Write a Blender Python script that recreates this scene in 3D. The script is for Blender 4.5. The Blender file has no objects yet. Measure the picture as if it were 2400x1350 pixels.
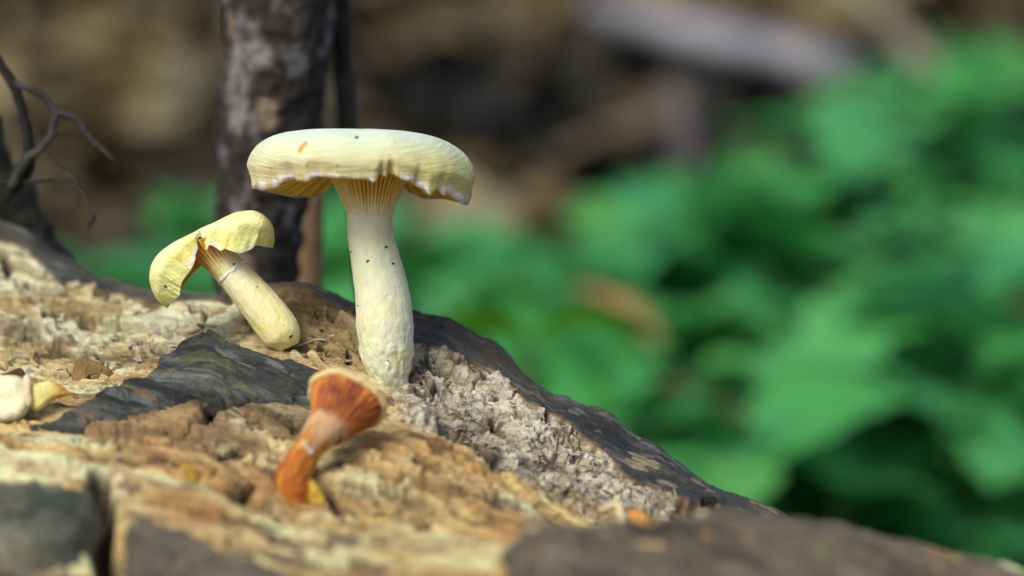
import bpy, math, random
import numpy as np
from mathutils import Vector

# ------------------------------------------------------------------ camera, sky, sun, exposure
scene = bpy.context.scene
PITCH = math.radians(12.0)
CAMZ = 50.0                       # centimetres above the forest floor
FOCUS = 75.0                      # centimetres
K = 0.36 / 2400.0                 # 36 mm sensor, 100 mm lens: cm per photo pixel per cm of distance
cam_d = bpy.data.cameras.new("camera"); cam = bpy.data.objects.new("camera", cam_d)
scene.collection.objects.link(cam); scene.camera = cam
cam.location = (0, 0, CAMZ / 100); cam.rotation_euler = (math.radians(90) - PITCH, 0, 0)
cam_d.lens = 100; cam_d.sensor_width = 36; cam_d.clip_start = 0.01; cam_d.clip_end = 1000
cam_d.dof.use_dof = True; cam_d.dof.focus_distance = FOCUS / 100; cam_d.dof.aperture_fstop = 5.0

SUN_EL, SUN_AZ = 52.0, 222.0      # degrees; azimuth from +Y clockwise: from the left behind the camera, high up
world = bpy.data.worlds.new("World"); scene.world = world; world.use_nodes = True
wn = world.node_tree.nodes; wl = world.node_tree.links
bg = wn["Background"]; sky = wn.new("ShaderNodeTexSky"); sky.sky_type = 'NISHITA'
sky.sun_disc = False; sky.sun_elevation = math.radians(SUN_EL); sky.sun_rotation = math.radians(SUN_AZ)
sky.dust_density = 3.0
bg.inputs[1].default_value = 0.085
wl.new(sky.outputs[0], bg.inputs[0])
sun_d = bpy.data.lights.new("sun", 'SUN'); sun = bpy.data.objects.new("sun", sun_d)
scene.collection.objects.link(sun)
sun_d.energy = 1.5; sun_d.angle = math.radians(25); sun_d.color = (1.0, 0.985, 0.87)
_e, _a = math.radians(SUN_EL), math.radians(SUN_AZ)
sun_dir = Vector((math.sin(_a) * math.cos(_e), math.cos(_a) * math.cos(_e), math.sin(_e)))
sun.rotation_euler = sun_dir.to_track_quat('Z', 'Y').to_euler()
vs = scene.view_settings
vs.view_transform = 'Standard'; vs.look = 'None'; vs.gamma = 1.0; vs.use_curve_mapping = False
vs.exposure = 0.95
scene.render.engine = 'CYCLES'
scene.cycles.use_denoising = True
scene.cycles.max_bounces = 8

# ------------------------------------------------------------------ helpers
R = random.Random(7)
NR = np.random.default_rng(11)
cp_, sp_ = math.cos(PITCH), math.sin(PITCH)

def W(X, D, V):
    """camera-frame centimetres (right, distance, up) -> world metres"""
    X, D, V = np.broadcast_arrays(np.asarray(X, float), np.asarray(D, float), np.asarray(V, float))
    return np.stack([X, D * cp_ + V * sp_, CAMZ - D * sp_ + V * cp_], -1) / 100.0

def P(px, py, D):
    """point seen at photo pixel (px, py) standing D cm away, in world metres"""
    px, py, D = np.asarray(px, float), np.asarray(py, float), np.asarray(D, float)
    return W((px - 1200) * K * D, D, (675 - py) * K * D)

def lin(r, g, b):
    f = lambda c: (c / 255 / 12.92) if c / 255 <= 0.04045 else ((c / 255 + 0.055) / 1.055) ** 2.4
    return np.array([f(r), f(g), f(b)])

def sstep(a, b, x):
    t = np.clip((x - a) / (b - a), 0, 1)
    return t * t * (3 - 2 * t)

def _hash(ix, iy, iz, seed):
    h = (ix.astype(np.int64) * 374761393 + iy.astype(np.int64) * 668265263 + iz.astype(np.int64) * 2147483647 + seed * 974634777) & 0xFFFFFFFF
    h = ((h ^ (h >> 13)) * 1274126177) & 0xFFFFFFFF
    h = ((h ^ (h >> 16)) * 2246822519) & 0xFFFFFFFF
    return ((h ^ (h >> 15)) & 0xFFFFFF) / float(0xFFFFFF)

def vnoise(x, y, z=0.0, seed=0):
    x, y, z = np.broadcast_arrays(np.asarray(x, float), np.asarray(y, float), np.asarray(z, float))
    x0, y0, z0 = np.floor(x), np.floor(y), np.floor(z)
    fx, fy, fz = x - x0, y - y0, z - z0
    fx = fx ** 3 * (fx * (fx * 6 - 15) + 10); fy = fy ** 3 * (fy * (fy * 6 - 15) + 10); fz = fz ** 3 * (fz * (fz * 6 - 15) + 10)
    r = 0
    for i in (0, 1):
        for j in (0, 1):
            for k in (0, 1):
                w = (fx if i else 1 - fx) * (fy if j else 1 - fy) * (fz if k else 1 - fz)
                r = r + w * _hash(x0 + i, y0 + j, z0 + k, seed)
    return r * 2 - 1

def fbm(x, y, z=0.0, seed=0, octv=4, gain=0.5, lac=2.03):
    s, a, t = 0, 1.0, 0
    x, y, z = np.asarray(x, float), np.asarray(y, float), np.asarray(z, float)
    for o in range(octv):
        s = s + a * vnoise(x, y, z, seed + o * 17); t += a
        a *= gain; x, y, z = x * lac + 3.1, y * lac + 7.7, z * lac + 1.3
    return s / t

def worley(x, y, seed=0, jit=0.9):
    """distance to the cell border, a random number and an offset inside each cell"""
    x, y = np.asarray(x, float), np.asarray(y, float); x0, y0 = np.floor(x), np.floor(y)
    f1 = np.full(x.shape, 9.0); f2 = np.full(x.shape, 9.0); cid = np.zeros(x.shape); ox = np.zeros(x.shape); oy = np.zeros(x.shape)
    for i in (-1, 0, 1):
        for j in (-1, 0, 1):
            cx, cy = x0 + i, y0 + j; z = np.zeros_like(cx)
            dx = cx + 0.5 + jit * (_hash(cx, cy, z, seed) - 0.5) - x; dy = cy + 0.5 + jit * (_hash(cx, cy, z, seed + 1) - 0.5) - y
            d = np.hypot(dx, dy); h_ = _hash(cx, cy, z, seed + 2); b = d < f1
            f2 = np.where(b, f1, np.minimum(f2, d)); cid = np.where(b, h_, cid); ox = np.where(b, dx, ox); oy = np.where(b, dy, oy); f1 = np.where(b, d, f1)
    return f2 - f1, cid, ox, oy

def mixc(a, b, t):
    t = np.asarray(t)[..., None]
    return np.asarray(a) * (1 - t) + np.asarray(b) * t

def raw_mesh(name, verts, quads=None, tris=None, cols=None, smooth=True):
    v = np.asarray(verts, np.float32).reshape(-1, 3)
    me = bpy.data.meshes.new(name)
    nq = 0 if quads is None else len(quads); nt = 0 if tris is None else len(tris)
    me.vertices.add(len(v)); me.vertices.foreach_set("co", v.ravel())
    me.loops.add(nq * 4 + nt * 3); me.polygons.add(nq + nt)
    li = []
    if nq: li.append(np.asarray(quads, np.int32).ravel())
    if nt: li.append(np.asarray(tris, np.int32).ravel())
    me.loops.foreach_set("vertex_index", np.concatenate(li))
    st = np.concatenate([np.arange(nq) * 4, nq * 4 + np.arange(nt) * 3]).astype(np.int32)
    me.polygons.foreach_set("loop_start", st)
    me.update(calc_edges=True)
    me.polygons.foreach_set("use_smooth", np.full(nq + nt, smooth))
    if cols is not None:
        c = np.asarray(cols, np.float32).reshape(-1, cols.shape[-1])
        if c.shape[1] == 3: c = np.concatenate([c, np.ones((len(c), 1), np.float32)], 1)
        at = me.color_attributes.new("Col", 'FLOAT_COLOR', 'POINT'); at.data.foreach_set("color", c.ravel())
    me.validate(); me.update()
    return me

def gridq(n, m, wrap=False, off=0, flip=False):
    i = np.arange(n - 1)[:, None]; j = np.arange(m if wrap else m - 1)[None, :]
    a = i * m + j; b = i * m + (j + 1) % m; c = (i + 1) * m + (j + 1) % m; d = (i + 1) * m + j
    q = np.stack([a, b, c, d] if not flip else [a, d, c, b], -1).reshape(-1, 4)
    return q + off

def link(name, me, mat, parent=None, origin=None):
    o = bpy.data.objects.new(name, me); scene.collection.objects.link(o)
    if mat is not None and not me.materials: me.materials.append(mat)
    if parent is not None: o.parent = parent
    return o

def part(name, verts, quads, mat, parent, cols=None, tris=None, smooth=True):
    """a mesh from world-space vertices, stored relative to its parent's origin"""
    o0 = np.array(parent["origin_"]) if parent is not None else np.zeros(3)
    return link(name, raw_mesh(name, np.asarray(verts).reshape(-1, 3) - o0, quads, tris, cols, smooth), mat, parent)

def thing(name, label, cat, loc, group=None):
    o = bpy.data.objects.new(name, None); scene.collection.objects.link(o)
    o.location = tuple(loc); o["origin_"] = [float(c) for c in loc]
    o.empty_display_size = 0.01
    tag(o, label, cat, group); return o

def tag(o, label=None, cat=None, group=None, kind=None):
    if label: o["label"] = label
    if cat: o["category"] = cat
    if group: o["group"] = group
    if kind: o["kind"] = kind
    return o

def own_origin(verts):
    v = np.asarray(verts).reshape(-1, 3)
    return np.array([v[:, 0].mean(), v[:, 1].mean(), v[:, 2].min()])

def resample(pts, n):
    """smooth (Catmull-Rom) resampling of rows of values"""
    pts = np.asarray(pts, float); m = len(pts)
    t = np.linspace(0, m - 1 - 1e-9, n); i = np.floor(t).astype(int); f = (t - i)[:, None]
    g = lambda k: pts[np.clip(k, 0, m - 1)]
    p0, p1, p2, p3 = g(i - 1), g(i), g(i + 1), g(i + 2)
    return 0.5 * (2 * p1 + (p2 - p0) * f + (2 * p0 - 5 * p1 + 4 * p2 - p3) * f ** 2 + (3 * p1 - p0 - 3 * p2 + p3) * f ** 3)

def frames(path):
    T = np.gradient(path, axis=0); T /= np.linalg.norm(T, axis=1)[:, None] + 1e-12
    ref = np.array([0, 1.0, 0]) if abs(T[0][1]) < 0.9 else np.array([1.0, 0, 0])
    N = np.zeros_like(T); n = ref - T[0] * ref.dot(T[0]); n /= np.linalg.norm(n); N[0] = n
    for k in range(1, len(path)):
        n = n - T[k] * n.dot(T[k]); n /= np.linalg.norm(n); N[k] = n
    return T, N, np.cross(T, N)

def tube(path, rad, seg, mod=None, closed_ends=True):
    """path (n,3) metres, rad (n,) metres; mod(s, theta)->radius factor"""
    n = len(path); T, N, B = frames(path)
    th = np.linspace(0, 2 * np.pi, seg, endpoint=False)
    r = np.asarray(rad)[:, None] * np.ones(seg)
    if mod is not None: r = r * mod(np.linspace(0, 1, n)[:, None], th[None, :])
    v = path[:, None, :] + r[..., None] * (np.cos(th)[None, :, None] * N[:, None, :] + np.sin(th)[None, :, None] * B[:, None, :])
    v = v.reshape(-1, 3); q = gridq(n, seg, wrap=True); tr = None
    if closed_ends:
        v = np.concatenate([v, path[:1], path[-1:]]); j = np.arange(seg); k = (j + 1) % seg; e = (n - 1) * seg
        tr = np.concatenate([np.stack([np.full(seg, n * seg), k, j], 1), np.stack([np.full(seg, n * seg + 1), e + j, e + k], 1)])
    return v, q, tr

# ------------------------------------------------------------------ materials
def new_mat(name):
    m = bpy.data.materials.new(name); m.use_nodes = True
    nt = m.node_tree; return m, nt, nt.nodes["Principled BSDF"], nt.nodes, nt.links

def noise_node(nt, coord, scale, detail=4, rough=0.6, vec_scale=(1, 1, 1), rot=(0, 0, 0), dist=0.0):
    mp = nt.nodes.new("ShaderNodeMapping"); mp.vector_type = 'TEXTURE'; mp.inputs["Scale"].default_value = tuple(1 / v for v in vec_scale); mp.inputs["Rotation"].default_value = rot
    nz = nt.nodes.new("ShaderNodeTexNoise"); nz.inputs["Scale"].default_value = scale
    nz.inputs["Detail"].default_value = detail; nz.inputs["Roughness"].default_value = rough; nz.inputs["Distortion"].default_value = dist
    nt.links.new(coord, mp.inputs[0]); nt.links.new(mp.outputs[0], nz.inputs["Vector"])
    return nz.outputs[0]

def ramp(nt, fac, stops):
    r = nt.nodes.new("ShaderNodeValToRGB"); nt.links.new(fac, r.inputs[0])
    e = r.color_ramp.elements
    while len(e) < len(stops): e.new(0.5)
    for el, (p, c) in zip(e, stops):
        el.position = p; el.color = (*c, 1) if len(c) == 3 else c
    return r.outputs[0]

def mixrgb(nt, a, b, fac, mode='MIX'):
    m = nt.nodes.new("ShaderNodeMix"); m.data_type = 'RGBA'; m.blend_type = mode
    for s, val in ((0, fac), (6, a), (7, b)):
        if hasattr(val, "is_output"): nt.links.new(val, m.inputs[s])
        else: m.inputs[s].default_value = val if s == 0 else ((*val, 1) if len(val) == 3 else val)
    return m.outputs[2]

def math_node(nt, op, a, b=None):
    m = nt.nodes.new("ShaderNodeMath"); m.operation = op
    for i, val in enumerate((a, b)):
        if val is None: continue
        if hasattr(val, "is_output"): nt.links.new(val, m.inputs[i])
        else: m.inputs[i].default_value = val
    return m.outputs[0]

def bump(nt, bsdf, height, dist, strength=1.0, prev=None):
    b = nt.nodes.new("ShaderNodeBump"); b.inputs["Distance"].default_value = dist; b.inputs["Strength"].default_value = strength
    nt.links.new(height, b.inputs["Height"])
    if prev is not None: nt.links.new(prev, b.inputs["Normal"])
    nt.links.new(b.outputs[0], bsdf.inputs["Normal"]); return b.outputs[0]

GRAIN = math.radians(24)

def wood_material(name, fibre=1.0, gloss=0.5, rough=0.75):
    """vertex colour (alpha = how bark-like) with grain, pores and fine relief"""
    m, nt, b, N, L = new_mat(name)
    tc = N.new("ShaderNodeTexCoord").outputs["Object"]
    at = N.new("ShaderNodeAttribute"); at.attribute_name = "Col"
    g1 = noise_node(nt, tc, 100, 6, 0.65, (0.5, 7, 7), (0, 0, -GRAIN))
    g2 = noise_node(nt, tc, 100, 5, 0.7, (5, 9, 9), (0, 0, -GRAIN))
    g3 = noise_node(nt, tc, 100, 4, 0.6, (1.1, 1.6, 1.6), (0, 0, -GRAIN), 0.6)
    c = mixrgb(nt, at.outputs["Color"], ramp(nt, g1, [(0.30, (0.42, 0.37, 0.33)), (0.5, (1, 1, 1)), (0.72, (1.35, 1.32, 1.25))]), 0.75 * fibre, 'MULTIPLY')
    c = mixrgb(nt, c, ramp(nt, g2, [(0.30, (0.45, 0.40, 0.37)), (0.5, (1, 1, 1)), (0.75, (1.3, 1.3, 1.3))]), 0.6, 'MULTIPLY')
    c = mixrgb(nt, c, ramp(nt, g3, [(0.30, (0.62, 0.55, 0.50)), (0.52, (1, 1, 1)), (0.75, (1.18, 1.16, 1.10))]), 0.6, 'MULTIPLY')
    L.new(c, b.inputs["Base Color"])
    rr = ramp(nt, at.outputs["Alpha"], [(0.0, (0.85,) * 3), (1.0, (0.52,) * 3)])
    rr2 = mixrgb(nt, rr, ramp(nt, g2, [(0.3, (0.75,) * 3), (0.7, (1.2,) * 3)]), 1.0, 'MULTIPLY')
    L.new(rr2, b.inputs["Roughness"])
    b.inputs["Specular IOR Level"].default_value = gloss
    n1 = bump(nt, b, g1, 0.0026 * fibre, 0.85)
    n2 = bump(nt, b, g2, 0.0017, 0.85, n1)
    return m

M_WOOD = wood_material("rotten_wood")
M_BARK = wood_material("wet_bark", 1.0, 0.45)

def mushroom_material(name, sss=0.35, wr=(1, 1, 1), amt=0.0005, rough=0.55, speck=True, var=0.25):
    m, nt, b, N, L = new_mat(name)
    tc = N.new("ShaderNodeTexCoord").outputs["Object"]
    at = N.new("ShaderNodeAttribute"); at.attribute_name = "Col"
    wv = noise_node(nt, tc, 100, 5, 0.65, wr, (0, 0, 0), 0.3)
    fz = noise_node(nt, tc, 100, 3, 0.6, (30, 30, 30))
    bl = noise_node(nt, tc, 100, 4, 0.6, (1.3, 1.3, 1.3))
    c = mixrgb(nt, at.outputs["Color"], ramp(nt, wv, [(0.3, (0.86, 0.83, 0.74)), (0.55, (1, 1, 1)), (0.8, (1.06, 1.06, 1.04))]), var * 2, 'MULTIPLY')
    c = mixrgb(nt, c, ramp(nt, bl, [(0.3, (0.9, 0.86, 0.7)), (0.6, (1, 1, 1))]), var * 2, 'MULTIPLY')
    if speck:
        sp = noise_node(nt, tc, 100, 2, 0.5, (7, 7, 7))
        c = mixrgb(nt, c, (0.22, 0.12, 0.03), ramp(nt, sp, [(0.725, (0, 0, 0)), (0.755, (0.8,) * 3)]))
    L.new(c, b.inputs["Base Color"])
    b.inputs["Roughness"].default_value = rough; b.inputs["Specular IOR Level"].default_value = 0.35
    b.inputs["Subsurface Weight"].default_value = sss
    b.inputs["Subsurface Radius"].default_value = (1.0, 0.75, 0.35); b.inputs["Subsurface Scale"].default_value = 0.0032
    n1 = bump(nt, b, wv, amt, 0.9); bump(nt, b, fz, 0.0001, 0.8, n1)
    return m

M_CAP = mushroom_material("cap_skin", 0.3, (1.3, 1.3, 15), 0.0013, 0.6, False)
M_CAP2 = mushroom_material("cap_skin_yellow", 0.35, (7, 7, 12), 0.0007, 0.6, False)
M_STEM = mushroom_material("stem_flesh", 0.4, (5, 5, 2.5), 0.0006, 0.55, True)
M_GILL = mushroom_material("gill_flesh", 0.3, (9, 9, 2), 0.0005, 0.5, False)
M_DRY = mushroom_material("dried_flesh", 0.2, (7, 7, 3), 0.0012, 0.6, False, 0.45)

def simple_mat(name, col, rough=0.8, vary=0.4, scale=(3, 3, 3), bmp=0.001, attr=False, spec=0.3, trans=0.0):
    m, nt, b, N, L = new_mat(name)
    tc = N.new("ShaderNodeTexCoord").outputs["Object"]
    nz = noise_node(nt, tc, 100, 5, 0.65, scale)
    base = col
    if attr:
        at = N.new("ShaderNodeAttribute"); at.attribute_name = "Col"; base = at.outputs["Color"]
    c = mixrgb(nt, base, ramp(nt, nz, [(0.3, (0.45,) * 3), (0.5, (1, 1, 1)), (0.7, (1.45,) * 3)]), vary, 'MULTIPLY')
    L.new(c, b.inputs["Base Color"])
    b.inputs["Roughness"].default_value = rough; b.inputs["Specular IOR Level"].default_value = spec
    if bmp: bump(nt, b, nz, bmp)
    if trans > 0:
        tr = N.new("ShaderNodeBsdfTranslucent"); L.new(c, tr.inputs["Color"])
        mx = N.new("ShaderNodeMixShader"); mx.inputs[0].default_value = trans
        L.new(b.outputs[0], mx.inputs[1]); L.new(tr.outputs[0], mx.inputs[2])
        L.new(mx.outputs[0], N["Material Output"].inputs[0])
    return m

M_GROUND = simple_mat("forest_soil", lin(88, 74, 54), 0.9, 0.9, (0.25, 0.25, 0.25), 0.01)
M_LITTER = simple_mat("dead_leaf", (0.2, 0.15, 0.1), 0.75, 0.5, (0.5, 0.5, 0.5), 0.0, True)
M_LEAF = simple_mat("green_leaf", (0.05, 0.2, 0.06), 0.5, 0.35, (0.4, 0.4, 0.4), 0.0, True, 0.4, 0.38)
M_PSTEM = simple_mat("plant_stem", (0.08, 0.16, 0.04), 0.6)
M_TWIG = simple_mat("twig_bark", lin(58, 52, 48), 0.7, 0.8, (6, 6, 6), 0.0006, True)

# ------------------------------------------------------------------ forest floor
def ground_z(x, y):
    """metres; a low bank rises behind the log"""
    s = np.clip(y - 1.35, 0, None)
    z = 0.17 * s ** 1.05
    z = np.where(y > 8, 0.17 * 6.65 ** 1.05 + (y - 8) * 0.03, z)
    near = np.exp(-((y - 2) / 6) ** 2)
    z = z + near * (0.05 * fbm(x * 1.7, y * 1.7, 0, 5, 3) + 0.02 * fbm(x * 7, y * 7, 0, 9, 2))
    return z

gx = np.concatenate([-np.geomspace(300, 2.2, 40), np.linspace(-2.1, 2.1, 150), np.geomspace(2.2, 300, 40)])
gy = np.concatenate([-np.geomspace(300, 0.6, 30), np.linspace(-0.5, 6, 220), np.geomspace(6.1, 400, 50)])
GX, GY = np.meshgrid(gx, gy)
gv = np.stack([GX, GY, ground_z(GX, GY)], -1)
floor = link("forest_floor", raw_mesh("forest_floor", gv, gridq(len(gy), len(gx))), M_GROUND)
tag(floor, "brown forest floor rising gently behind the log", "ground", kind="structure")

def on_ground(px, py, h=0.0):
    """where the ray through photo pixel (px, py) meets the floor raised by h metres; returns distance in cm"""
    D = np.linspace(110, 700, 1200)
    p = P(np.full_like(D, px), np.full_like(D, py), D)
    d = p[:, 2] - (ground_z(p[:, 0], p[:, 1]) + h)
    i = int(np.argmax(d < 0)) if (d < 0).any() else len(D) - 1
    return D[i], p[i]

# ------------------------------------------------------------------ the fallen log
# cross sections through the log at columns of the photo: (distance cm, height as photo row)
COLS = {
    -500: [(56, 1650), (60, 1480), (64, 1330), (68, 1120), (72, 985), (75, 860), (78, 740), (81, 610), (84, 470), (87, 330), (89, 250)],
    -250: [(56, 1640), (60, 1480), (64, 1340), (68, 1120), (72, 990), (74, 920), (76, 840), (79, 720), (82, 570), (85, 420), (86.5, 360)],
    0: [(56, 1640), (60, 1480), (64, 1350), (66, 1250), (68, 1120), (70, 1050), (72, 1003), (73, 980), (74, 935), (75, 890), (77, 830), (79, 750), (81, 650), (83, 540), (84, 485)],
    150: [(56, 1640), (60, 1480), (64, 1340), (66, 1240), (68, 1125), (70, 1050), (72, 1003), (73, 965), (74, 925), (75, 895), (77, 840), (79, 760), (81, 670), (82.5, 610)],
    250: [(56, 1640), (60, 1470), (64, 1330), (66, 1230), (68, 1130), (70, 1052), (72, 1000), (73, 960), (74, 915), (75, 885), (76, 865), (78, 800), (80, 725), (82, 655)],
    350: [(56, 1640), (60, 1470), (64, 1330), (66, 1235), (68, 1135), (70, 1055), (72, 995), (73, 950), (74, 905), (75, 872), (76, 850), (78, 780), (80, 710), (81, 690)],
    500: [(56, 1640), (60, 1470), (64, 1330), (66, 1240), (68, 1140), (70, 1060), (71.5, 1000), (73, 935), (74, 880), (75, 848), (76, 820), (77, 780), (78.5, 730), (80, 693)],
    600: [(56, 1640), (60, 1470), (64, 1335), (66, 1255), (68, 1175), (69.5, 1120), (71, 1060), (72.5, 980), (73.5, 915), (74.5, 855), (75.5, 815), (76.5, 770), (78, 705), (79, 672)],
    700: [(56, 1640), (60, 1470), (64, 1340), (66, 1270), (68, 1215), (69.5, 1178), (71, 1090), (72.5, 990), (73.5, 925), (74.5, 860), (75.3, 815), (76, 780), (77, 715), (78.2, 668)],
    830: [(56, 1640), (60, 1480), (64, 1345), (66, 1275), (68, 1205), (70, 1110), (71.5, 1020), (72.7, 965), (73.7, 920), (75, 862), (76, 810), (77, 752), (78, 716)],
    930: [(56, 1640), (60, 1490), (64, 1350), (66, 1280), (68, 1200), (70, 1100), (71.5, 1015), (72.5, 968), (73.5, 942), (75, 900), (76, 850), (77, 785), (78, 724)],
    1040: [(56, 1620), (60, 1490), (64, 1345), (66, 1280), (68, 1205), (70, 1110), (71.4, 1030), (72.2, 1010), (73, 1000), (74, 965), (75, 915), (76, 850), (77, 785), (77.7, 747)],
    1150: [(56, 1600), (60, 1470), (62, 1380), (64, 1335), (66, 1280), (68, 1215), (70, 1130), (71.3, 1072), (72.2, 1075), (73, 1050), (74, 1000), (75, 935), (76, 880), (77, 830), (77.6, 806)],
    1250: [(56, 1560), (60, 1400), (62, 1280), (63.3, 1242), (64.5, 1262), (66, 1290), (68, 1240), (70, 1175), (71.3, 1128), (72.2, 1130), (73, 1095), (74, 1030), (75, 965), (76, 915), (76.9, 895)],
    1300: [(56, 1560), (60, 1390), (62, 1275), (63.3, 1240), (64.5, 1258), (66, 1290), (68, 1262), (70, 1205), (71.2, 1170), (72, 1160), (73, 1110), (74, 1045), (75, 985), (76, 940), (76.7, 926)],
    1400: [(56, 1560), (60, 1390), (62, 1278), (63.3, 1242), (64.5, 1258), (66, 1290), (68, 1275), (70, 1235), (71.2, 1208), (72, 1180), (73, 1130), (74, 1070), (75, 1005), (76, 966)],
    1500: [(56, 1560), (60, 1390), (62, 1282), (63.5, 1246), (64.7, 1262), (66, 1290), (69, 1272), (70, 1250), (71, 1225), (72, 1190), (73, 1145), (74, 1095), (75, 1055), (75.5, 1040)],
    1700: [(56, 1560), (60, 1380), (62, 1262), (64, 1218), (65.5, 1240), (67, 1280), (69, 1285), (70, 1270), (71, 1245), (72, 1215), (73, 1180), (74, 1156), (74.4, 1150)],
    1900: [(56, 1560), (60, 1380), (62, 1262), (64, 1228), (65.5, 1250), (67, 1290), (69, 1320), (70, 1305), (71, 1285), (72, 1255), (73, 1232)],
    2100: [(56, 1600), (60, 1420), (62, 1315), (64, 1275), (65.5, 1290), (67, 1320), (69, 1340), (70, 1330), (71, 1310), (72.3, 1285)],
    2300: [(56, 1640), (60, 1480), (62, 1375), (64, 1335), (65.5, 1345), (67, 1370), (69, 1400), (71, 1380), (72, 1365)],
    2600: [(56, 1740), (60, 1600), (62, 1490), (64, 1450), (67, 1470), (69, 1480), (71, 1470)],
    3000: [(56, 1900), (60, 1780), (64, 1650), (67, 1640), (70, 1635)],
}
CK = np.array(sorted(COLS)); NS = 260
ridge_D = np.array([COLS[k][-1][0] for k in CK], float)

def pchip(x, y, xi):
    x, y = np.asarray(x, float), np.asarray(y, float)
    h = np.diff(x); dl = np.diff(y) / h; d = np.zeros_like(y)
    for k in range(1, len(x) - 1):
        if dl[k - 1] * dl[k] > 0:
            w1, w2 = 2 * h[k] + h[k - 1], h[k] + 2 * h[k - 1]
            d[k] = (w1 + w2) / (w1 / dl[k - 1] + w2 / dl[k])
    d[0], d[-1] = dl[0], dl[-1]
    i = np.clip(np.searchsorted(x, xi) - 1, 0, len(x) - 2); t = (xi - x[i]) / h[i]
    return ((1 + 2 * t) * (1 - t) ** 2 * y[i] + t * (1 - t) ** 2 * h[i] * d[i] + t * t * (3 - 2 * t) * y[i + 1] + t * t * (t - 1) * h[i] * d[i + 1])

_sn = np.linspace(0, 1, NS)
_tab = np.stack([pchip([d for d, _ in COLS[k]], [p for _, p in COLS[k]], 56 + (COLS[k][-1][0] - 56) * _sn) for k in CK])

def base_at(px, s):
    """row in the photo and distance of the log's surface; s in 0 (front) .. 1 (ridge)"""
    px = np.asarray(px, float); s = np.clip(np.asarray(s, float), 0, 1)
    rd = pchip(CK, ridge_D, px)
    i = np.clip(np.searchsorted(CK, px) - 1, 0, len(CK) - 2); f = (px - CK[i]) / (CK[i + 1] - CK[i])
    # interpolate columns at equal distance to keep crests straight
    D = 56 + (rd - 56) * s
    def col(ii):
        si = np.clip((D - 56) / (ridge_D[ii] - 56), 0, 1) * (NS - 1)
        si = np.where(s > 0.9, s * (NS - 1) * sstep(0.9, 1.0, s) + si * (1 - sstep(0.9, 1.0, s)), si)
        j = np.clip(np.floor(si).astype(int), 0, NS - 2); g = si - j
        return _tab[ii, j] * (1 - g) + _tab[ii, j + 1] * g
    f2 = f * f * (3 - 2 * f) * 0.5 + f * 0.5
    return col(i) * (1 - f2) + col(i + 1) * f2, D

# grid over the log
pxs = np.concatenate([np.linspace(-500, -60, 60, endpoint=False), np.arange(-60, 2420, 3.0), np.linspace(2420, 3000, 60)])
ss = np.concatenate([np.linspace(0, 0.25, 22, endpoint=False), np.linspace(0.25, 0.7, 120, endpoint=False), np.linspace(0.7, 1.0, 190)])
SG, PG = np.meshgrid(ss, pxs, indexing='ij')
PY0, DG = base_at(PG, SG)
XG = (PG - 1200) * K * DG; VG = (675 - PY0) * K * DG
# grain coordinates along / across the log
GA = XG * 0.914 - (DG - 75) * 0.406; GB = XG * 0.406 + (DG - 75) * 0.914

def seg_dist(px, py, pts):
    d = np.full(np.shape(px), 1e9)
    for (ax, ay), (bx, by) in zip(pts[:-1], pts[1:]):
        vx, vy = bx - ax, by - ay; L2 = vx * vx + vy * vy
        t = np.clip(((px - ax) * vx + (py - ay) * vy) / L2, 0, 1)
        d = np.minimum(d, np.hypot(px - ax - t * vx, py - ay - t * vy))
    return d

def poly_sd(px, py, poly):
    """signed distance, positive inside"""
    d = seg_dist(px, py, poly + poly[:1]); ins = np.zeros(np.shape(px), bool)
    n = len(poly)
    for i in range(n):
        (x1, y1), (x2, y2) = poly[i], poly[(i + 1) % n]
        c = ((y1 > py) != (y2 > py)) & (px < (x2 - x1) * (py - y1) / ((y2 - y1) if y2 != y1 else 1e-9) + x1)
        ins ^= c
    return np.where(ins, d, -d)

def itp(px, pts): return np.interp(px, [p[0] for p in pts], [p[1] for p in pts])

# region masks (in rows below the ridge and polygons on the log's surface)
ridge_row = base_at(pxs, np.ones_like(pxs))[0][None, :]
below = PY0 - ridge_row
n_edge = fbm(GA * 0.9, GB * 1.6, 0, 31, 4)
band = itp(PG, [(-500, 120), (0, 85), (150, 60), (350, 26), (500, 9), (600, 12), (750, 24), (830, 30), (960, 70), (1010, 88), (1150, 72), (1250, 72), (1300, 60), (1400, 85), (1600, 92), (1800, 72), (1900, 60), (3000, 60)])
m_ridge = sstep(-5, 5, band * (1 + 0.35 * n_edge) - below) * (SG > 0.7)
crest_line = [(860, 935), (930, 968), (1040, 1025), (1150, 1075), (1300, 1170), (1420, 1225), (1560, 1262)]
fr = np.array(crest_line)
D_crest = np.interp(PG, [880, 930, 1040, 1150, 1300, 1420, 1600], [72.8, 72.4, 71.5, 71.4, 71.2, 71.1, 70.3])
m_crev = sstep(-0.15, 0.25, DG - D_crest + 0.25 * n_edge) * sstep(880, 990, PG + 25 * n_edge) * (1 - m_ridge)
m_back = sstep(74.6, 75.8, DG + 0.5 * n_edge) * (1 - sstep(880, 990, PG)) * (1 - m_ridge)          # pale crumbled wood behind the slab
m_front = np.clip(1 - m_crev - m_back - m_ridge, 0, 1)

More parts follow.
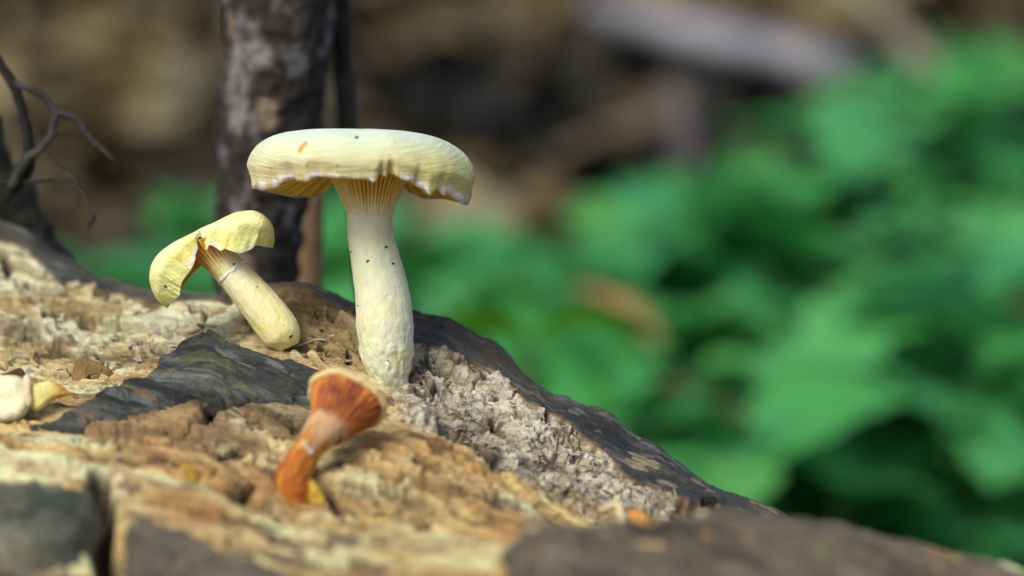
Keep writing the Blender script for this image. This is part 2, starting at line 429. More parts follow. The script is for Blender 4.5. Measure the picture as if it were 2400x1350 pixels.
# relief, centimetres
wx = 0.5 * n_edge + 0.25 * fbm(GA * 2, GB * 2, 0, 32, 3)
wA = worley(GA * 0.17 + wx * 0.6, GB * 1.3 + wx, 401); wA2 = worley(GA * 0.42 + wx * 0.6, GB * 3.0 + wx, 405)      # long flakes of the front wood
wB = worley(GA * 0.40 + wx, GB * 1.6 + wx, 411); wB2 = worley(GA * 0.9 + wx, GB * 3.8 + wx, 415)       # blocky crumbled wood
wC = worley(GA * 1.2 + wx, GB * 1.6 + wx, 421); wC2 = worley(GA * 3.2 + 2 * wx, GB * 4.4 + 2 * wx, 425)  # spongy groove
def flakes(w, amp, tilt, crack, cw): return amp * (w[1] - 0.5) * 2 + tilt * (w[2] * (w[1] * 7 % 1 - 0.5) + w[3] * (w[1] * 13 % 1 - 0.5)) - crack * sstep(cw, 0.0, w[0])
h = 0.10 * fbm(GA * 0.35, GB * 0.6, 0, 1, 3)
gr = fbm(GA * 0.28 + 0.3 * n_edge, GB * 2.2, 0, 2, 4); gr2 = fbm(GA * 0.7, GB * 6.0, 0, 3, 3)
cr1 = fbm(GA * 2.2, GB * 3.2, VG * 2, 4, 5, 0.62); cr2 = np.abs(fbm(GA * 1.0, GB * 1.5, 0, 6, 3)); cr3 = fbm(GA * 0.8, GB * 1.0, 0, 7, 3)
pit = sstep(0.30, 0.46, fbm(GA * 0.9, GB * 3.6, 0, 57, 3)); pit2 = sstep(0.36, 0.46, fbm(GA * 0.55, GB * 1.5, 0, 59, 4))
h += m_front * (0.22 * gr + 0.12 * gr2 + flakes(wA, 0.07, 0.30, 0.20, 0.12) + flakes(wA2, 0.04, 0.14, 0.10, 0.14) + 0.05 * cr1 - 0.10 * pit - 0.28 * pit2)
h += m_crev * (0.24 * cr1 + 0.26 * cr3 + 0.12 * gr2 + 0.16 * gr + flakes(wC, 0.05, 0.2, 0.20, 0.08) + flakes(wC2, 0.03, 0.08, 0.06, 0.12) + 0.09 * fbm(GA * 5, GB * 8, 0, 13, 3) - 0.7 * sstep(0.10, 0.0, cr2) * sstep(0.05, 0.3, cr3 + 0.1))
h += m_back * (0.16 * fbm(GA * 0.8, GB * 2.4, 0, 12, 5, 0.6) + 0.13 * gr2 + flakes(wB, 0.20, 0.36, 0.26, 0.10) + flakes(wB2, 0.08, 0.16, 0.10, 0.10) - 0.3 * pit2)
h += m_ridge * (0.10 + 0.06 * gr + 0.05 * fbm(GA * 1.6, GB * 4, 0, 21, 4) + 0.10 * fbm(GA * 0.5, GB * 0.5, 0, 23, 3) + 0.035 * fbm(GA * 6, GB * 9, 0, 24, 3))

def dent(pts, width, depth, soft=1.0):
    d = seg_dist(PG, PY0, pts) + 6 * fbm(GA * 3, GB * 4, 0, 41, 3)
    return -depth * sstep(width, width * (1 - 0.8 * soft), d)
dents = [
    ([(500, 1068), (560, 1062), (600, 1075)], 9, 0.30), ([(520, 1150), (570, 1158), (600, 1140)], 18, 0.30),
    ([(480, 960), (520, 945), (600, 930)], 13, 0.35), ([(75, 1000), (200, 1008), (320, 1000), (440, 985), (475, 940)], 7, 0.25),
    ([(1040, 1010), (1090, 1030), (1150, 1065), (1200, 1095)], 15, 0.45), ([(1160, 975), (1180, 1010), (1190, 1035)], 11, 0.5),
    ([(1275, 965), (1285, 990)], 8, 0.35), ([(1230, 1085), (1330, 1120), (1400, 1150)], 14, 0.30),
    ([(1590, 1195), (1620, 1200)], 14, 0.5), ([(1650, 1190), (1690, 1192)], 9, 0.35), ([(1480, 1175), (1500, 1185)], 12, 0.4),
    ([(815, 825), (822, 840)], 6, 0.30), ([(230, 1130), (245, 1200), (235, 1280), (260, 1380)], 30, 0.9),
    ([(470, 760), (490, 720)], 8, 0.25), ([(520, 700), (620, 715)], 8, 0.2), ([(225, 690), (250, 695)], 10, 0.3),
    ([(765, 1150), (790, 1190), (810, 1220)], 12, 0.25), ([(560, 1250), (590, 1275)], 10, 0.2),
    ([(10, 600), (20, 640)], 14, 0.25), ([(640, 905), (700, 925)], 8, 0.15), ([(0, 1020), (120, 1035), (260, 1060), (420, 1085)], 5, 0.12),
    ([(880, 1060), (960, 1120), (1080, 1190)], 9, 0.16), ([(900, 1180), (1000, 1240), (1090, 1275)], 8, 0.16), ([(640, 1270), (760, 1310), (900, 1340)], 9, 0.16),
]
deep = np.zeros_like(h)
SLAB = [(70, 1000), (150, 975), (230, 930), (330, 905), (380, 865), (430, 830), (500, 815), (560, 830), (640, 850), (700, 870), (760, 890), (810, 915), (845, 950), (800, 985), (720, 965), (600, 950), (480, 950), (380, 968), (260, 995), (160, 1012), (70, 1015)]
h *= 1 - 0.9 * sstep(-30, 5, poly_sd(PG, PY0, SLAB))
for pts, wd, dp in dents:
    dd = dent(pts, wd * 1.15, dp * 1.7); deep = np.minimum(deep, dd)
h += deep

# colour of the wood, with shade painted into its dents
C_TAN, C_PALE, C_BROWN, C_UMB, C_GREY = lin(214, 180, 120), lin(232, 216, 174), lin(166, 128, 84), lin(76, 58, 44), lin(202, 190, 170)
C_BARK, C_BARK2, C_OLIVE, C_ORNG = lin(58, 60, 54), lin(94, 94, 84), lin(104, 104, 78), lin(176, 120, 62)
c1 = fbm(GA * 0.35, GB * 1.1, 0, 51, 4); c2 = fbm(GA * 0.6, GB * 1.9, 0, 52, 4); c3 = fbm(GA * 0.25, GB * 0.4, 0, 53, 3)
col = mixc(C_TAN, C_PALE, sstep(-0.05, 0.40, c1)); col = mixc(col, C_BROWN, sstep(0.0, 0.35, c2) * 0.75)
col = mixc(col, C_PALE, 0.55 * sstep(0.65, 0.95, wA[1])); col = mixc(col, C_BROWN, 0.55 * sstep(0.35, 0.1, wA2[1])); col = mixc(col, C_PALE, 0.4 * sstep(0.75, 0.95, wA2[1]))
col = mixc(col, C_UMB, sstep(0.26, 0.5, fbm(GA * 0.35, GB * 2.6, 0, 54, 4)) * 0.75)
col = mixc(col, C_ORNG, 0.5 * sstep(0.10, 0.40, c3))
col = mixc(col, lin(58, 44, 36), 0.7 * sstep(0.06, 0.0, wA[0]) * sstep(-0.1, 0.3, c2))
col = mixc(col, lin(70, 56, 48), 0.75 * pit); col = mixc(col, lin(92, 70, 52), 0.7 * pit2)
orange_patch = sstep(0, 40, poly_sd(PG, PY0, [(0, 1020), (300, 1020), (470, 990), (470, 930), (300, 940), (180, 1000)]) + 25 * n_edge)
col = mixc(col, C_ORNG * 0.9, 0.45 * orange_patch)
stain = sstep(-25, 30, 70 - seg_dist(PG, PY0, [(520, 920), (640, 930), (720, 980)]) + 40 * n_edge)
col = mixc(col, lin(96, 72, 52), 0.6 * stain * m_front)
stain2 = sstep(-25, 25, 26 - seg_dist(PG, PY0, [(420, 1030), (500, 1022), (590, 1050)]) + 20 * n_edge)
col = mixc(col, lin(98, 70, 50), 0.75 * stain2)
crevc = mixc(C_GREY, lin(152, 132, 108), sstep(-0.1, 0.4, c2)); crevc = mixc(crevc, lin(210, 198, 186), sstep(0.15, 0.5, cr1))
crevc = mixc(crevc, C_UMB, sstep(0.25, 0.5, c1) * 0.7); crevc = mixc(crevc, lin(214, 202, 182), 0.6 * sstep(0.6, 0.9, wC[1])); crevc = mixc(crevc, lin(70, 56, 48), 0.75 * sstep(0.05, 0.0, wC[0]))
crevc = mixc(crevc, lin(60, 48, 40), 0.8 * sstep(0.30, 0.45, fbm(GA * 2.0, GB * 2.6, 0, 58, 4)))
crevc = mixc(crevc, lin(168, 140, 84), 0.6 * sstep(1.6, 0.4, DG - D_crest) * sstep(1150, 1300, PG))
col = np.clip(col * np.array([1.24, 1.29, 1.18]), 0, 0.85); crevc = np.clip(crevc * np.array([1.34, 1.40, 1.36]), 0, 0.85)
col = mixc(col, crevc, m_crev)
backc = mixc(lin(190, 164, 120), lin(228, 214, 180), sstep(0.0, 0.35, c2)); backc = mixc(backc, lin(128, 96, 60), sstep(0.1, 0.5, c1))
backc = mixc(backc, lin(226, 216, 190), 0.6 * sstep(0.6, 0.9, wB[1])); backc = mixc(backc, lin(112, 86, 58), 0.6 * sstep(0.3, 0.05, wB2[1])); backc = mixc(backc, lin(54, 42, 32), 0.75 * sstep(0.07, 0.0, wB[0])); backc = mixc(backc, lin(158, 128, 90), 0.6 * sstep(500, 700, PG)); backc = mixc(backc, C_UMB, 0.6 * sstep(0.3, 0.6, fbm(GA * 1.4, GB * 2, 0, 61, 4)))
backc = np.clip(backc * np.array([1.28, 1.36, 1.24]), 0, 0.85)
col = mixc(col, backc, m_back)
bk = mixc(C_BARK, C_BARK2, sstep(0.1, 0.5, c2)); bk = mixc(bk, lin(40, 42, 44), sstep(0.1, 0.5, c1))
lich = sstep(0.30, 0.42, fbm(GA * 0.9, GB * 2.6, 0, 71, 4))
bk = mixc(bk, lin(176, 158, 118), 0.75 * lich * sstep(1230, 1300, PG)); bk = mixc(bk, lin(104, 88, 64), 0.55 * sstep(0.08, 0.3, fbm(GA * 0.5, GB * 2.0, 0, 73, 4))); bk = mixc(bk, lin(128, 128, 122), 0.6 * sstep(0.28, 0.42, fbm(GA * 1.5, GB * 5, 0, 74, 4)))
edge = sstep(0.62, 1.0, 1 - np.abs(band * (1 + 0.35 * n_edge) - below) / 26) * (SG > 0.7)
col = mixc(col, bk, m_ridge); col = mixc(col, lin(150, 112, 68), 0.5 * edge * (PG > 560))
col = mixc(col, lin(44, 34, 28), 0.85 * sstep(-0.12, -0.40, deep) * (1 - m_ridge))  # dark rot colour doubles as painted shade in dents and the bark gap
alpha = np.clip(m_ridge, 0, 1)
# displace along the log's own surface normal
def grid_normal(X, D, V):
    g = np.stack([X, D, V], -1); n_ = np.cross(np.gradient(g, axis=1), np.gradient(g, axis=0))
    n_ /= np.linalg.norm(n_, axis=-1)[..., None] + 1e-9
    return n_ * np.sign(n_[..., 2:3] + 1e-9)
NG = grid_normal(XG, DG, VG)
XD, DD, VH = XG + NG[..., 0] * h, DG + NG[..., 1] * h, VG + NG[..., 2] * h
WV = W(XD, DD, VH)

# back of the log (bark, round, down to the floor) and its front flank
ang = np.linspace(0, 1, 40)[1:] ** 1.4 * math.radians(88)
Xr, Dr, Vr = XD[-1], DD[-1], VH[-1]
bD = Dr[None] + 5.5 * np.sin(ang)[:, None]; bV = Vr[None] - 40 * (1 - np.cos(ang))[:, None]
bX = Xr[None] * np.ones_like(bD)
bA = bX * 0.914 - (bD - 75) * 0.406; bB = bX * 0.406 + (bD - 75) * 0.914
bV = bV + sstep(0, 0.15, ang)[:, None] * 0.25 * fbm(bA * 0.6, bB * 0.9 + bV * 0.6, bV * 0.5, 81, 4)
bcol = mixc(C_BARK * 0.8, C_BARK2, sstep(0.0, 0.5, fbm(bA * 0.8, bB, bV, 83, 4)))
ang2 = np.linspace(1, 0, 26)[:-1] * math.radians(88)
Xf, Df, Vf = XD[0], DD[0], VH[0]
fD = Df[None] - 8 * np.sin(ang2)[:, None]; fV = Vf[None] - 48 * (1 - np.cos(ang2))[:, None] - 10 * np.sin(ang2)[:, None]
fX = Xf[None] * np.ones_like(fD)
fV = fV + 0.4 * fbm(fX * 0.5, fV * 0.5, fD * 0.5, 85, 4)
fcol = mixc(C_BARK * 0.8, C_BARK2, sstep(0.0, 0.5, fbm(fX * 0.8, fV, fD, 87, 4)))
allv = np.concatenate([W(fX, fD, fV), WV, W(bX, bD, bV)], 0)
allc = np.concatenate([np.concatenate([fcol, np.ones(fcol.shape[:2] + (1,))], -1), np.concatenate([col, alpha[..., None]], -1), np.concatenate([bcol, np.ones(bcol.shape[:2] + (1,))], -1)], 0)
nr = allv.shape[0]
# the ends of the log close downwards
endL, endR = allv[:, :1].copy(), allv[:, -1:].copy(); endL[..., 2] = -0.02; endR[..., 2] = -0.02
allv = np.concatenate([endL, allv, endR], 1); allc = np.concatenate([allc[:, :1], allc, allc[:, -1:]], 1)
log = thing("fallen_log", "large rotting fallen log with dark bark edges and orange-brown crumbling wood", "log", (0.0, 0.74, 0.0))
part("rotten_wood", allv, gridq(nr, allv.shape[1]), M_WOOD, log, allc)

def surf(px, s):
    """displaced surface point (world m) near a column and s"""
    i = int(np.clip(np.searchsorted(ss, s), 0, len(ss) - 1)); j = int(np.clip(np.searchsorted(pxs, px), 0, len(pxs) - 1))
    return WV[i, j]

def surf_px(px, py):
    """surface point whose undisplaced row in this column is nearest py, seen from the back half"""
    j = int(np.clip(np.searchsorted(pxs, px), 0, len(pxs) - 1))
    c = np.abs(PY0[:, j] - py); c[:60] = 1e9
    i = int(np.argmin(c)); return WV[i, j], DG[i, j]

# bark plates still clinging to the wood
def bark_plate(name, label, sd, thick, bev, colfn, i0, i1, j0, j1, seed, lumps=0.08, mat=None, grainy=0.10):
    sl = (slice(i0, i1), slice(j0, j1))
    px, py, D, A, B = PG[sl], PY0[sl], DG[sl], GA[sl], GB[sl]
    m = sd(px, py, D) + 10 * fbm(A * 1.1, B * 2.2, 0, seed, 4) + 5 * fbm(A * 4, B * 6, 0, seed + 1, 3)
    prof = sstep(-2, bev, m)
    thk = thick(px, py) if callable(thick) else thick
    hh = -0.22 + (thk + 0.22) * prof ** 0.6 + prof * (lumps * fbm(A * 0.8, B * 1.4, 0, seed + 2, 4) + grainy * fbm(A * 0.5, B * 4.5, 0, seed + 3, 4))
    hh -= prof * 0.16 * sstep(0.07, 0.0, np.abs(fbm(A * 0.35, B * 1.7, 0, seed + 5, 3)))
    ht = 0.5 * (h[sl] - deep[sl]) + hh; nn = NG[sl]
    v = W(XG[sl] + nn[..., 0] * ht, D + nn[..., 1] * ht, VG[sl] + nn[..., 2] * ht)
    c = colfn(A, B, m, px, py)
    c = np.concatenate([c, np.full(c.shape[:2] + (1,), 0.85)], -1)
    n, k = px.shape; q = gridq(n, k); ok = (m.ravel() > -4)
    q = q[ok[q].all(1)]
    used = np.unique(q); rem = np.zeros(n * k, np.int64); rem[used] = np.arange(len(used))
    o = part(name, v.reshape(-1, 3)[used], rem[q], mat or M_BARK, log, c.reshape(-1, 4)[used])
    o["label"] = label
    return o

def colrange(a, b): return int(np.searchsorted(pxs, a)), int(np.searchsorted(pxs, b))
def srange(a, b): return int(np.searchsorted(ss, a)), int(np.searchsorted(ss, b))

def dark_bark(A, B, m, px, py):
    c = mixc(lin(62, 68, 64), lin(108, 114, 106), sstep(0.0, 0.45, fbm(A * 0.4, B * 3.2, 0, 101, 5, 0.6)))
    c = mixc(c, lin(34, 37, 38), sstep(0.08, 0.40, fbm(A * 0.35, B * 2.4, 0, 102, 5, 0.6)))
    c = mixc(c, lin(132, 138, 130), 0.6 * sstep(0.20, 0.42, fbm(A * 0.6, B * 7, 0, 105, 4)))
    c = mixc(c, lin(104, 104, 66), 0.6 * sstep(0.26, 0.45, fbm(A * 0.7, B * 3, 0, 103, 4)))
    c = mixc(c, lin(148, 118, 86), 0.6 * sstep(0.38, 0.48, fbm(A * 0.9, B * 3.6, 0, 104, 4)))
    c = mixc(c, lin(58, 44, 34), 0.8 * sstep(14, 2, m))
    return c
def slab_thick(px, py):
    top = np.interp(px, [70, 150, 230, 330, 430, 500, 640, 760, 845], [1000, 975, 930, 905, 830, 815, 850, 890, 950]); bot = np.interp(px, [70, 160, 260, 380, 480, 600, 720, 845], [1016, 1012, 995, 968, 950, 950, 966, 985])
    t = np.clip((bot - py) / np.maximum(bot - top, 12), 0, 1)
    return (0.30 + 0.70 * t) * np.interp(px, [70, 230, 330, 420, 470, 495, 530, 600, 700, 845], [0.22, 0.34, 0.32, 0.48, 0.66, 0.74, 0.58, 0.52, 0.52, 0.42])
a, b = colrange(30, 900); i0, i1 = srange(0.45, 1.0)
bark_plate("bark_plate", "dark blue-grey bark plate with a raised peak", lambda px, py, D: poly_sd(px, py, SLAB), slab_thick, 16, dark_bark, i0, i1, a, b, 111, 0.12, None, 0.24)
def wood_col(A, B, m, px, py):
    c = mixc(lin(164, 132, 86), lin(196, 162, 110), sstep(0, 0.4, fbm(A * 0.4, B * 2.2, 0, 121, 4)))
    return mixc(c, lin(92, 64, 44), sstep(0.1, 0.45, fbm(A * 0.5, B * 3, 0, 122, 4)) * 0.8)
ORG = [(200, 1012), (300, 990), (400, 965), (470, 948), (482, 972), (466, 1000), (440, 1016), (330, 1022)]
bark_plate("wood_plate", "orange-brown wood layer under the dark bark", lambda px, py, D: poly_sd(px, py, ORG), 0.26, 9, wood_col, i0, i1, a, b, 131, 0.03, M_WOOD)

def grey_bark(A, B, m, px, py):
    c = mixc(lin(104, 106, 90), lin(138, 134, 112), sstep(0, 0.45, fbm(A * 0.6, B * 1.0, 0, 141, 4)))
    c = mixc(c, lin(58, 68, 58), 0.9 * sstep(0.05, 0.4, fbm(A * 0.5, B * 0.8, 0, 142, 3)))
    return mixc(c, lin(96, 80, 66), 0.7 * sstep(0.15, 0.5, fbm(A * 0.8, B * 1.5, 0, 143, 4)))
def brown_bark(A, B, m, px, py):
    c = mixc(lin(112, 103, 88), lin(142, 132, 112), sstep(0, 0.45, fbm(A * 0.6, B * 1.4, 0, 151, 4)))
    c = mixc(c, lin(72, 64, 56), sstep(0.10, 0.4, fbm(A * 0.5, B * 1.2, 0, 152, 3)))
    c = mixc(c, lin(128, 112, 90), 0.6 * sstep(0.2, 0.5, fbm(A * 0.5, B * 1.5, 0, 153, 4)))
    return mixc(c, lin(132, 160, 100), 0.8 * np.exp(-((px - 1930) / 24) ** 2 - ((py - 1300) / 16) ** 2))
a, b = colrange(-300, 330); i0, i1 = srange(0.12, 0.7)
bark_plate("bark_plate", "grey-green mossy bark plate", lambda px, py, D: poly_sd(px, py, [(-290, 1135), (120, 1150), (222, 1165), (238, 1210), (205, 1290), (190, 1330), (-290, 1340)]), 0.55, 26, grey_bark, i0, i1, a, b, 161, 0.15)
bark_plate("bark_plate", "lumpy grey bark plate", lambda px, py, D: poly_sd(px, py, [(-290, 1365), (180, 1358), (200, 1420), (150, 1500), (-290, 1500)]), 0.45, 26, brown_bark, i0, i1, a, b, 165, 0.2)
a, b = colrange(230, 860)
bark_plate("bark_plate", "dark grey-brown bark plate split from its neighbour", lambda px, py, D: poly_sd(px, py, [(285, 1255), (350, 1240), (450, 1275), (600, 1345), (760, 1400), (800, 1560), (290, 1560)]), 0.5, 26, brown_bark, i0, i1, a, b, 171, 0.15)
a, b = colrange(1100, 2800); i0, i1 = srange(0.1, 0.72)
def sd_front(px, py, D):
    top = np.interp(px, [1150, 1200, 1300, 1700, 2400], [63.2, 64.0, 64.3, 65.2, 65.4])
    return np.minimum((top - D) * 40, (px - 1172) * 0.8 + 8 * np.sin(D * 2))
bark_plate("bark_plate", "smooth grey-brown bark plate over the sloping end of the log", sd_front, 0.12, 20, brown_bark, i0, i1, a, b, 181, 0.14, None, 0.12)

# splinters and chips of wood
def sliver(L, w, bend, seed):
    """one splinter: a bent tapering bar along +X, metres"""
    rr = random.Random(seed); n = 4; v = []
    for i in range(n):
        t = i / (n - 1); x = (t - 0.5) * L; z = bend * L * (1 - (2 * t - 1) ** 2); ww = w * (0.35 + 0.65 * math.sin(math.pi * (0.12 + 0.8 * t))) * rr.uniform(0.75, 1.2)
        for a_, b_ in ((-1, -0.4), (1, -0.5), (0.7, 0.5), (-0.8, 0.4)): v.append((x, a_ * ww / 2, z + b_ * ww * 0.6))
    q = [(i * 4 + j, i * 4 + (j + 1) % 4, i * 4 + 4 + (j + 1) % 4, i * 4 + 4 + j) for i in range(n - 1) for j in range(4)]
    q += [(3, 2, 1, 0), (n * 4 - 4, n * 4 - 3, n * 4 - 2, n * 4 - 1)]
    return np.array(v), np.array(q)

def rot_xyz(rx, ry, rz):
    cx, sx, cy, sy, cz, sz = math.cos(rx), math.sin(rx), math.cos(ry), math.sin(ry), math.cos(rz), math.sin(rz)
    return np.array([[cy * cz, sx * sy * cz - cx * sz, cx * sy * cz + sx * sz], [cy * sz, sx * sy * sz + cx * cz, cx * sy * sz - sx * cz], [-sy, sx * cy, cx * cy]])

BV, BQ, BC, off = [], [], [], 0
def scatter(n, wmask, Lr, wr, cols_, tilt, grain_spread):
    global off
    w = np.clip(wmask, 0, None) * (PG > -60) * (PG < 2300); idx = NR.choice(w.size, n, p=(w / w.sum()).ravel())
    for k, q_ in enumerate(idx):
        v, q = sliver(R.uniform(*Lr), R.uniform(*wr), R.uniform(-0.06, 0.10), k % 17)
        M = rot_xyz(R.gauss(0, 0.4), R.gauss(0, tilt), -GRAIN + R.gauss(0, grain_spread))
        p = WV.reshape(-1, 3)[q_]
        BV.append(v @ M.T + p + np.array([0, 0, 0.0002])); BQ.append(q + off); off += len(v)
        c = cols_[R.randrange(len(cols_))] * R.uniform(0.75, 1.15); BC.append(np.tile(np.append(c, 0.0), (len(v), 1)))
fib = [lin(216, 204, 192), lin(196, 182, 170), lin(176, 160, 148), lin(206, 190, 160), lin(140, 122, 110)]
near_crest = sstep(3.2, 0.3, DG - D_crest)
scatter(700, m_crev * (0.35 + near_crest) * (SG > 0.7), (0.0012, 0.0052), (0.0003, 0.0008), fib, 0.5, 0.8)
scatter(110, m_back * (below > 20) * (PG < 900) * (SG > 0.7), (0.0015, 0.006), (0.0004, 0.0011), [lin(214, 200, 166), lin(190, 164, 120), lin(150, 118, 78), lin(226, 216, 190)], 0.35, 0.6)
scatter(110, m_front * (SG > 0.45) * (PY0 < 1350), (0.002, 0.007), (0.0003, 0.0008), [C_TAN, C_PALE, C_BROWN, lin(214, 190, 140)], 0.15, 0.25)
spl = part("splinters", np.concatenate(BV), np.concatenate(BQ), M_WOOD, log, np.concatenate(BC), smooth=False)
spl["kind"] = "stuff"; spl["label"] = "fine pale splinters and fibres of rotten wood"

def chip_mesh(seed):
    rr = np.random.default_rng(seed); n = 7
    an = np.sort(rr.uniform(0, 2 * np.pi, n)); r = rr.uniform(0.7, 1.1, n)
    top = np.stack([np.cos(an) * r, np.sin(an) * r * 0.5, 0.14 + 0.10 * rr.uniform(-1, 1, n)], 1); bot = top * [1.08, 1.12, 0]; bot[:, 2] = -0.16
    v = np.concatenate([top, bot, [[0, 0, 0.22]], [[0, 0, -0.2]]]); i = np.arange(n); j = (i + 1) % n
    q = np.stack([i, i + n, j + n, j], 1)
    t = np.concatenate([np.stack([i, j, np.full(n, 2 * n)], 1), np.stack([j + n, i + n, np.full(n, 2 * n + 1)], 1)])
    cc = [lin(220, 208, 178), lin(196, 172, 130), lin(164, 132, 92), lin(206, 196, 176)][seed % 4]
    return raw_mesh("wood_chip", v * 0.01, q, t, np.tile(np.append(cc, 0.0), (len(v), 1)), False)
CHIPS = [chip_mesh(s) for s in range(8)]
for me in CHIPS: me.materials.append(M_WOOD)
o0 = np.array(log["origin_"])
def put_chip(px, py, size, k):
    p, D = surf_px(px, py)
    o = bpy.data.objects.new("wood_chip", CHIPS[k % 8]); scene.collection.objects.link(o); o.parent = log
    o.location = tuple(p - o0 + np.array([0, 0, 0.0006])); s_ = size * K * D
    o.scale = (s_, s_ * R.uniform(0.7, 1.1), s_ * R.uniform(0.7, 1.3)); o.rotation_euler = (R.gauss(0, 0.3), R.gauss(0, 0.25), -GRAIN + R.gauss(0, 0.5))
k = 0
for _ in range(46):
    px = R.uniform(-20, 470); py = R.gauss(800, 45)
    if 735 < py < 890: put_chip(px, py, R.uniform(8, 24), k); k += 1
for _ in range(12):
    put_chip(R.uniform(690, 830), R.uniform(770, 850), R.uniform(8, 22), k); k += 1
for _ in range(16):
    px = R.uniform(985, 1500); put_chip(px, itp(px, [(985, 960), (1150, 1010), (1300, 1090), (1500, 1180)]) + R.gauss(0, 25), R.uniform(7, 20), k); k += 1

exec_rest = True

# ------------------------------------------------------------------ mushrooms
CREAM, WHITE, YEL, GILLC, GILLD = lin(240, 240, 205), lin(244, 242, 232), lin(234, 220, 140), lin(252, 190, 44), lin(222, 136, 24)

# --- the tall one with the broad cap
def big_mushroom():
    D0 = 75.0
    t = thing("mushroom", "tall pale cream mushroom with a broad flat wavy-edged cap on a thick stem", "mushroom", P(925, 905, D0), "mushrooms growing on the log")
    NT, NA = 620, 60
    th = np.linspace(0, 2 * np.pi, NT, endpoint=False); cx = 848.0
    front = [(560, 440), (577, 441), (590, 443), (605, 446), (622, 441), (640, 431), (656, 419), (672, 417), (690, 423), (711, 425), (722, 416), (736, 413), (760, 416), (790, 418), (840, 420), (866, 420), (872, 424), (878, 430), (884, 421), (892, 412), (897, 400), (903, 412), (910, 413), (917, 399), (924, 400), (938, 413), (955, 422), (985, 424), (992, 436), (1006, 441), (1018, 458), (1028, 446), (1045, 444), (1056, 458), (1066, 448), (1084, 464), (1100, 478), (1112, 480), (1119, 455), (1140, 455)]
    back = [(560, 440), (577, 441), (600, 449), (640, 456), (680, 463), (720, 464), (750, 455), (785, 428), (815, 405), (860, 395), (910, 402), (940, 428), (965, 452), (1000, 465), (1050, 466), (1085, 473), (1108, 481), (1119, 458), (1140, 458)]
    c, s = np.cos(th), np.sin(th)
    hw = np.where(c < 0, 273, 271)
    rpx = cx + hw * np.sign(c) * np.abs(c) ** 0.92
    Dr = D0 + 2.75 * np.sign(s) * np.abs(s) ** 0.92
    fpy = np.interp(rpx, *zip(*front)); bpy_ = np.interp(rpx, *zip(*back))
    wf = sstep(0.12, -0.12, s); rpy = fpy * wf + bpy_ * (1 - wf)
    a = np.linspace(0, 1, NA)[:, None]
    n = np.where(c < 0, 3.4, 2.9) * np.abs(c) + np.where(s < 0, 2.5, 2.6) * (1 - np.abs(c)); n = n[None]
    rho = np.sin(a * np.pi / 2) ** (2 / n); eta = np.cos(a * np.pi / 2) ** (2 / n)
    Xr = (rpx - 1200) * K * Dr; Vr = (675 - rpy) * K * Dr
    X0 = (cx - 1200) * K * D0; Vt = (675 - 303) * K * D0
    # pleats of the skin towards the rim
    pleat = 0.014 * fbm(th * 9, a * 2, 0, 201, 3) + 0.010 * fbm(th * 22, a * 1.5, 0, 202, 2)
    fold = 0
    for px_, dep, wd in ((920, 0.07, 10), (899, 0.05, 7), (668, 0.05, 14), (628, 0.03, 12), (990, 0.03, 12), (1050, 0.02, 10), (1078, 0.015, 8), (735, 0.025, 18)):
        fold = fold - dep * np.exp(-((rpx - px_) / wd) ** 2) * (s < 0.1)
    inroll = -0.055 * sstep(0.86, 1.0, a)
    rr = rho * (1 + (pleat + fold[None]) * a ** 9 + inroll)
    X = X0 + (Xr - X0)[None] * rr; D = D0 + (Dr - D0)[None] * rr
    kk = np.exp(-np.linspace(-2.5, 2.5, 61) ** 2); kk /= kk.sum()
    Vs = np.convolve(np.concatenate([Vr[-30:], Vr, Vr[:30]]), kk, 'valid')
    V = Vs[None] + (Vt - Vs)[None] * eta + (Vr - Vs)[None] * a ** 9
    V = V - 0.07 * (rr * c[None]) * 0.9 * (1 - a ** 2) + 0.03 * fbm(X * 0.9, D * 0.9, 0, 204, 2)
    outer = W(X, D, V)
    # thin lip turning in
    lipX = X0 + (X[-1] - X0) * 0.975; lipD = D0 + (D[-1] - D0) * 0.965; lipV = V[-1] + 0.02
    lip = W(lipX, lipD, lipV)[None]
    A = np.broadcast_to(a, X.shape)
    cc = mixc(lin(206, 222, 204), lin(216, 220, 180), sstep(0.35, 0.75, A + 0.08 * fbm(th * 3, A * 3, 0, 211, 3)))
    cc = mixc(cc, lin(220, 204, 146), sstep(0.72, 0.98, A + 0.10 * fbm(th * 6, A * 3, 0, 212, 3)) * 0.75)
    cc = mixc(cc, lin(226, 212, 120), (sstep(0.45, 0.9, A) * sstep(0.1, 0.7, c)[None]) * 0.55)
    wht = sstep(0.955, 0.995, A) * sstep(-0.05, 0.2, fbm(th * 14, A * 0 + 1, 0, 213, 2))
    cc = mixc(cc, lin(246, 240, 238), wht)
    pxv, pyv = 1200 + X / (K * D), 675 - V / (K * D); fr_ = (D < D0)
    cc = mixc(cc, lin(206, 150, 30), 0.9 * fr_ * sstep(7, 3, seg_dist(pxv, pyv, [(702, 354), (708, 344), (716, 336)])))
    cc = mixc(cc, lin(40, 34, 26), 0.95 * fr_ * sstep(6, 3, np.hypot(pxv - 836, (pyv - 322) * 1.3)))
    dirt = sstep(0.74, 0.78, fbm(X * 5, V * 7, D * 5, 214, 2))
    cc = mixc(cc, lin(120, 90, 50), dirt * 0.8)
    verts = np.concatenate([outer, lip]); cols = np.concatenate([cc, np.broadcast_to(lin(244, 238, 222), (1, NT, 3))])
    part("cap", verts, gridq(NA + 1, NT, wrap=True), M_CAP, t, cols)
    # gills: underside and down the stem
    NGI = 48; NB = 64
    b = np.linspace(0, 1, NB)[:, None]
    tri = np.abs(((th * NGI / (2 * np.pi) + 0.25 * fbm(th * 5, 0, 0, 221, 2)) % 1.0) * 2 - 1)[None]     # 0 valley .. 1 crest
